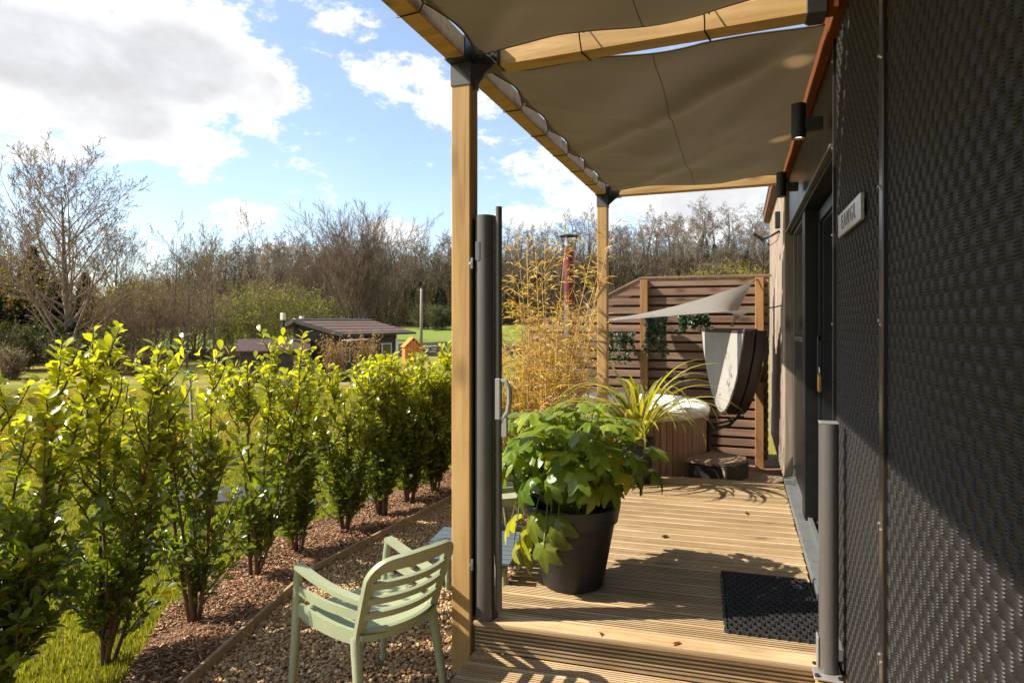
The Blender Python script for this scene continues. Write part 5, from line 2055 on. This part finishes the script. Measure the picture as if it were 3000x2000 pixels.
def undergrowth():
    """the tangle of thin stems and scrub on the floor of the wood, beyond counting"""
    rng = np.random.default_rng(12)
    n = 44000
    d = rng.uniform(113, 178, n); a = rng.uniform(-.60, .52, n); r = a * d
    z = height(d, r)
    x = r * CS - d * SN; y = r * SN + d * CS
    h = rng.uniform(.8, 6.5, n); w = rng.uniform(.025, .07, n)
    az = rng.uniform(0, 2 * PI, n); lx = rng.normal(0, .16, n) * h; ly = rng.normal(0, .16, n) * h
    dx, dy = np.cos(az) * w, np.sin(az) * w
    p = [np.stack([x - dx, y - dy, z - .1], 1), np.stack([x + dx, y + dy, z - .1], 1), np.stack([x + lx + dx * .4, y + ly + dy * .4, z + h], 1), np.stack([x + lx - dx * .4, y + ly - dy * .4, z + h], 1)]
    V = np.stack(p, 1).reshape(-1, 3); F = np.arange(4 * n).reshape(-1, 4)
    t = palette(rng, n, [(.10, .075, .05), (.14, .10, .065), (.08, .06, .045)], .3)
    # low scrub leaves
    m = 90000
    d2 = rng.uniform(112, 178, m); a2 = rng.uniform(-.62, .54, m); r2 = a2 * d2
    z2 = height(d2, r2) + rng.uniform(0, 3.4, m) * rng.uniform(0, 1, m)
    P = np.stack([r2 * CS - d2 * SN, r2 * SN + d2 * CS, z2], 1)
    s = rng.uniform(.12, .34, m)
    R = rot_rand(rng, m)
    bv = np.array([(-.5, 0, 0), (.5, 0, 0), (.35, 1, .1), (-.35, 1, .1)])
    v2 = np.einsum('nij,nkj->nki', R, bv[None] * s[:, None, None]) + P[:, None, :]
    t2 = palette(rng, m, [(.09, .065, .035), (.12, .085, .045), (.08, .085, .03), (.06, .05, .03)], .3)
    V = np.concatenate([V, v2.reshape(-1, 3)]); F = np.concatenate([F, np.arange(4 * m).reshape(-1, 4) + 4 * n])
    tt = np.concatenate([np.repeat(t, 4, 0), np.repeat(t2, 4, 0)]); tt = np.concatenate([tt, np.ones((len(tt), 1))], 1)
    o = np_obj('undergrowth', V, F, M['leaf_t'], None, False, tt)
    tag(o, 'brown tangle of scrub and thin stems on the floor of the far wood', 'undergrowth', kind='stuff')


undergrowth()


# ------------------------------------------------------------------ sheds, wall, pole
def frame_at(rd0, u):
    """world matrix of a building: origin at (r, d), local x along u (in r, d), z up"""
    o = RD(*rd0); o.z = gz(o)
    p = RD(rd0[0] + u[0], rd0[1] + u[1]) - RD(*rd0)
    return o, math.atan2(p.y, p.x)


def boarded(name, mb_dims, parent, mat, n, axis, label=None):
    pass


def dark_cabin():
    u = Vector((.392, .92)).normalized()
    o_loc, rz = frame_at((-7.26, 28.0), u)
    base = -.95
    c = empty('dark_cabin', (o_loc.x, o_loc.y, base), rz)
    tag(c, 'black boarded garden cabin with a low brown felt roof beyond the hedge', 'cabin')
    EV = EYE - .47 - base; RI = EYE + .15 - base   # eave / ridge above the floor
    Lr, Wr = 5.8, 5.4
    # local x along the ridge, local y away to the left
    x0, x1, y0, y1 = .45, 5.3, .75, 3.05
    YR, YL, EL = 2.65, 3.40, RI - .30
    MB().box(((x0 + x1) / 2, (y0 + y1) / 2, EV / 2 - .1), (x1 - x0 - .04, y1 - y0 - .04, EV + .15)).obj('core', M['black'], c)
    board = MB().box((0, 0, 0), (1, .02, .165), .004).mesh('weatherboard', M['shed'])
    nb = int((EV + .02) / .15)
    for k in range(nb):
        z = .075 + k * .15
        t = Matrix.Rotation(.09, 4, 'X')
        inst('weatherboard', board, Matrix.Translation(((x0 + x1) / 2, y0 - .012, z)) @ t @ Matrix.Diagonal((x1 - x0, 1, 1, 1)), c)
    # gable boards shorten towards the ridge
    k = 0; z = .075
    slope = (RI - EV) / YR
    while z < RI - .2:
        a = y0 if z < EV + .1 else min(YR - .1, -.05 + (z - EV + .15) / slope)
        b = y1 if z < EL - .1 else YR + .15
        a = max(a, y0)
        inst('weatherboard', board, Matrix.Translation((x0 - .012, (a + b) / 2, z)) @ Matrix.Rotation(-PI / 2, 4, 'Z') @ Matrix.Rotation(.09, 4, 'X') @ Matrix.Diagonal((b - a, 1, 1, 1)), c)
        z += .15
    gb = MB(); gb.prism([Vector((x0, y0, EV - .2)), Vector((x0, y1, EV - .2)), Vector((x0, y1, EL - .08)), Vector((x0, YR, RI - .12)), Vector((x0, y0, EV + .02))], (0, 0, 0), (x1 - x0, 0, 0)); gb.obj('gable_core', M['black'], c)
    rf = MB()
    rf.prism([Vector((0, -.05, EV)), Vector((0, YR, RI)), Vector((0, YR, RI - .09)), Vector((0, -.05, EV - .09))], (0, 0, 0), (Lr, 0, 0))
    rf.prism([Vector((0, YR, RI)), Vector((0, YL, EL)), Vector((0, YL, EL - .09)), Vector((0, YR, RI - .09))], (0, 0, 0), (Lr, 0, 0))
    ro = rf.obj('roof', M['shedroof'], c)
    for j in range(5):
        q = (j + .5) / 5
        MB().beam((0.01, -.05 + (YR + .05) * q, EV + (RI - EV) * q + .012), (Lr - .01, -.05 + (YR + .05) * q, EV + (RI - EV) * q + .012), .03, .014).obj('batten', M['shedroof'], ro)
    MB().beam((0, YR, RI + .02), (Lr, YR, RI + .02), .16, .035, .01).obj('ridge_cap', M['trim'], ro)
    for s in (0, 1):
        ya, yb, ze = (-.05, YR, EV) if s == 0 else (YL, YR, EL)
        MB().beam((-.02, ya, ze - .07), (-.02, yb, RI - .07), .03, .17, .004).obj('bargeboard', M['shed'], ro)
    MB().beam((0, -.09, EV - .06), (Lr, -.09, EV - .06), .08, .09, .01).obj('gutter', M['shed'], ro)
    # porch, door, windows on the long front
    pf = MB(); pf.beam((-.1, -.25, EV - .28), (1.1, -.35, EV - .26), .5, .04, .005); pf.obj('porch_roof', M['trim'], c)
    for (x, w, h, z, nm) in ((2.5, .95, 1.95, .98, 'door'), (1.15, .6, .7, 1.25, 'window'), (4.35, .9, .8, 1.3, 'window')):
        f = MB().box((x, y0 - .045, z), (w, .05, h), .01).obj(nm, M['shed'] if nm == 'door' else M['trim'], c)
        MB().box((x, y0 - .073, z + (.35 if nm == 'door' else 0)), (w * .72, .012, h * (.35 if nm == 'door' else .8)), .003).obj('pane', M['glass'], f)
    MB().lathe([(.0001, .03), (.17, .03), (.19, .015), (.19, 0)], 24).obj('clock', M['clock'], c, True, None).matrix_basis = Matrix.Translation((3.25, y0 - .03, 1.55)) @ Matrix.Rotation(PI / 2, 4, 'X')
    MB().box((5.25, y0 - .06, 1.4), (.22, .04, 1.0), .01).obj('notice_board', M['rim'], c)
    for (x, y, z, w, h) in ((-.30, YR + .35, RI + .06, .18, .32), (.55, YR + .05, RI + .02, .17, .22)):
        MB().box((x, y, z + h / 2 - .1), (w, w, h), .02).obj('chimney_pot', M['cream'], c)
    MB().box((-.30, YR + .35, RI - .3), (.1, .1, .8)).obj('chimney_pipe', M['iron'], c)
    MB().beam((x0 - .06, y0 + .1, .1), (x0 - .06, y0 + .1, EV - .25), .05, .05).obj('downpipe', M['trim'], c)
    return c


M['cream'] = plain('cream_pot', (.62, .56, .42), .7)
M['clock'] = plain('clock_face', (.40, .30, .20), .6)
dark_cabin()


def low_shed():
    o_loc, rz = frame_at(((697 - 1500) / 1914 * 27.5, 27.5), Vector((.95, .30)).normalized())
    base = -.92
    c = empty('low_shed', (o_loc.x, o_loc.y, base), rz)
    tag(c, 'low black boarded shed with a dark brown roof left of the dark cabin', 'shed')
    EV = EYE - 1.17 - base; RI = EV + .46
    L, D = 2.85, 2.0
    MB().box((L / 2, D / 2, EV / 2), (L - .2, D - .2, EV)).obj('core', M['black'], c)
    board = MB().box((0, 0, 0), (1, .02, .155), .004).mesh('weatherboard', M['shed'])
    z = .07
    while z < EV:
        inst('weatherboard', board, Matrix.Translation((L / 2, .085, z)) @ Matrix.Rotation(.09, 4, 'X') @ Matrix.Diagonal((L - .16, 1, 1, 1)), c)
        for xx, sg in ((.085, -1), (L - .085, 1)):
            inst('weatherboard', board, Matrix.Translation((xx, D / 2, z)) @ Matrix.Rotation(sg * PI / 2, 4, 'Z') @ Matrix.Rotation(.09, 4, 'X') @ Matrix.Diagonal((D - .16, 1, 1, 1)), c)
        z += .14
    rf = MB()
    rf.prism([Vector((-.08, -.12, EV - .02)), Vector((-.08, D / 2, RI)), Vector((-.08, D / 2, RI - .07)), Vector((-.08, -.12, EV - .09))], (0, 0, 0), (L + .16, 0, 0))
    rf.prism([Vector((-.08, D / 2, RI)), Vector((-.08, D + .12, EV - .02)), Vector((-.08, D + .12, EV - .09)), Vector((-.08, D / 2, RI - .07))], (0, 0, 0), (L + .16, 0, 0))
    rf.obj('roof', M['shedroof2'], c)
    gb = MB(); gb.prism([Vector((.1, .1, EV - .1)), Vector((.1, D - .1, EV - .1)), Vector((.1, D / 2, RI - .08))], (0, 0, 0), (L - .2, 0, 0)); gb.obj('gable', M['shed'], c)
    return c


low_shed()


def tool_store():
    o_loc, rz = frame_at(((1211 - 1500) / 1914 * 27, 27.0), Vector((.93, .36)).normalized())
    c = empty('tool_store', (o_loc.x, o_loc.y, -.85), rz)
    tag(c, 'narrow bright orange boarded tool store with a pointed roof beside the dark cabin', 'shed')
    w = .68; EV = 1.62; RI = 1.95
    nb = 6
    for k in range(nb):
        x = -w / 2 + (k + .5) * w / nb
        h = EV + (RI - EV) * (1 - abs(x) / (w / 2)) - .03
        MB().box((x, 0, h / 2), (w / nb - .006, .025, h), .003).obj('board', M['orange'], c)
        MB().box((x, .6, h / 2), (w / nb - .006, .025, h), .003).obj('board', M['orange'], c)
    for s in (-1, 1):
        MB().box((s * w / 2, .3, EV / 2), (.025, .6, EV), .003).obj('side', M['orange'], c)
        rb = MB(); rb.beam((s * (w / 2 + .06), .3, EV - .05), (0, .3, RI + .02), .74, .03, .004, (0, 0, 1)); rb.obj('roof_board', M['orange'], c)
    MB().box((.19, -.016, .80), (.012, .012, 1.5)).obj('door_gap', M['black'], c)


tool_store()


def stone_wall():
    o = empty('stone_wall', tuple(RD(-12, 47, -.7)))
    tag(o, 'low dry stone wall between the garden and the green pasture', 'wall')
    off = RD(-12, 47, -.7)
    rnd = random.Random(4)
    v, f = ico_arrays()
    m = MB(); m.add([tuple(x) for x in v * np.random.default_rng(1).uniform(.85, 1.15, v.shape)], [tuple(q) for q in f])
    st = m.mesh('stone', M['stone'], True)
    todo = []
    r = -42.0
    while r < 12:
        w = rnd.uniform(.34, .62)
        for k in range(4):
            todo.append((r + rnd.uniform(-.1, .1) + (k % 2) * .2, k, w))
        r += w * .9
    mid = [t for t in todo]
    mid.sort(key=lambda t: 0 if (-34 < t[0] < -18 or -8 < t[0] < 3) else 1)
    rest = MB()
    for i, (r, k, w) in enumerate(mid):
        d = 46.6 + .8 * math.sin(r * .08) + rnd.uniform(-.05, .05)
        p = RD(r, d); z = gz(p) + .08 + k * .19 + rnd.uniform(-.02, .02)
        p.z = z
        mt = TRS(p - off, (rnd.uniform(-.2, .2), rnd.uniform(-.2, .2), YAW + rnd.uniform(-.3, .3)), (w * .58, .22 - k * .02, .125))
        if i < 290: inst('stone', st, mt, o)
        else: rest.add([mt @ Vector(x) for x in v], [tuple(q) for q in f])
    ro = rest.obj('stones', M['stone'], o, True); ro['kind'] = 'stuff'


stone_wall()

tp = empty('timber_pole', tuple(at_px(1234, 52)))
tag(tp, 'plain wooden pole standing in the pasture right of the dark cabin', 'pole')
MB().tube([(0, 0, -.2), (0, 0, 2.2), (.02, 0, 4.95)], [.135, .12, .105], 10).obj('shaft', M['pole'], tp, True)
MB().tube([(-.14, 0, 4.7), (.16, 0, 4.7)], .02, 6).obj('step_bolt', M['iron'], tp)
o = MB().box((0, 0, 0), (4.2, 1.6, .04)).obj('patio', M['slabp'], None, False, None, tuple(W(985, 26.2, -.76)), YAW + .3)
tag(o, kind='structure')


def dry_perennial(px, d, H, seed, label):
    rnd = random.Random(seed)
    p = at_px(px, d)
    o = empty('dry_perennial', p)
    tag(o, label, 'plant', 'dead brown garden plants in front of the dark cabin')
    st = MB(); V = []; C = []
    for k in range(70):
        a = rnd.uniform(0, 2 * PI); t = rnd.uniform(.05, .38)
        h = H * rnd.uniform(.55, 1)
        e = Vector((math.cos(a) * t * h, math.sin(a) * t * h, h))
        b = Vector((math.cos(a) * .12 * rnd.random(), math.sin(a) * .12 * rnd.random(), 0))
        pts = [b, b.lerp(e, .5) + Vector((0, 0, .05)), e]
        st.tube(pts, [.010, .008, .004], 3, False)
        for q in range(26):
            c = b.lerp(e, rnd.uniform(.35, 1)) + Vector((rnd.gauss(0, .05), rnd.gauss(0, .05), rnd.gauss(0, .04)))
            s = rnd.uniform(.02, .055); d1 = Vector((rnd.gauss(0, 1), rnd.gauss(0, 1), rnd.gauss(0, 1))).normalized(); d2 = d1.orthogonal().normalized()
            V += [c, c + d1 * s, c + d1 * s + d2 * s, c + d2 * s]
            col = rnd.choice([(.30, .15, .07), (.38, .22, .09), (.24, .11, .07), (.42, .30, .10)])
            C += [(*col, 1)] * 4
    st.obj('stems', M['twig'], o)['kind'] = 'stuff'
    fo = np_obj('seed_heads', np.array([tuple(x) for x in V]), np.arange(len(V)).reshape(-1, 4), M['leaf_t'], o, False, np.array(C)); fo['kind'] = 'stuff'


dry_perennial(985, 24.5, 2.1, 1, 'tall dead brown plant in front of the dark cabin porch')
dry_perennial(1070, 25.5, 2.2, 2, 'dead brown plant with a tall head right of the cabin door')
dry_perennial(1112, 26.0, 1.3, 3, 'short reddish dead plant below the cabin notice board')


# ------------------------------------------------------------------ a few fallen leaves
rf_ = random.Random(6)
for k, (x, y, z) in enumerate(((-.47, 4.55, DK), (-.62, 3.02, DK), (-.25, 3.05, DK), (-1.02, 4.9, DK), (.05, 5.3, DK), (-.9, 2.62, .145), (-2.1, 3.2, .03), (-1.9, 4.2, .03))):
    lf = inst('fallen_leaf', HL[k % 3][0], Matrix.Translation((x, y, z + .006)) @ Euler((rf_.uniform(-.2, .2), rf_.uniform(-.3, .3), rf_.uniform(0, 6))).to_matrix().to_4x4(), None, (.10 + .06 * (k % 3), .05 + .03 * (k % 2), .02, 1))
    tag(lf, 'small brown fallen leaf lying on the gravel' if z < .1 else 'small brown fallen leaf lying on the deck boards' if z > .2 else 'small brown fallen leaf lying on the lower step', 'leaf', 'fallen leaves on the gravel' if z < .1 else 'fallen leaves on the deck and step')
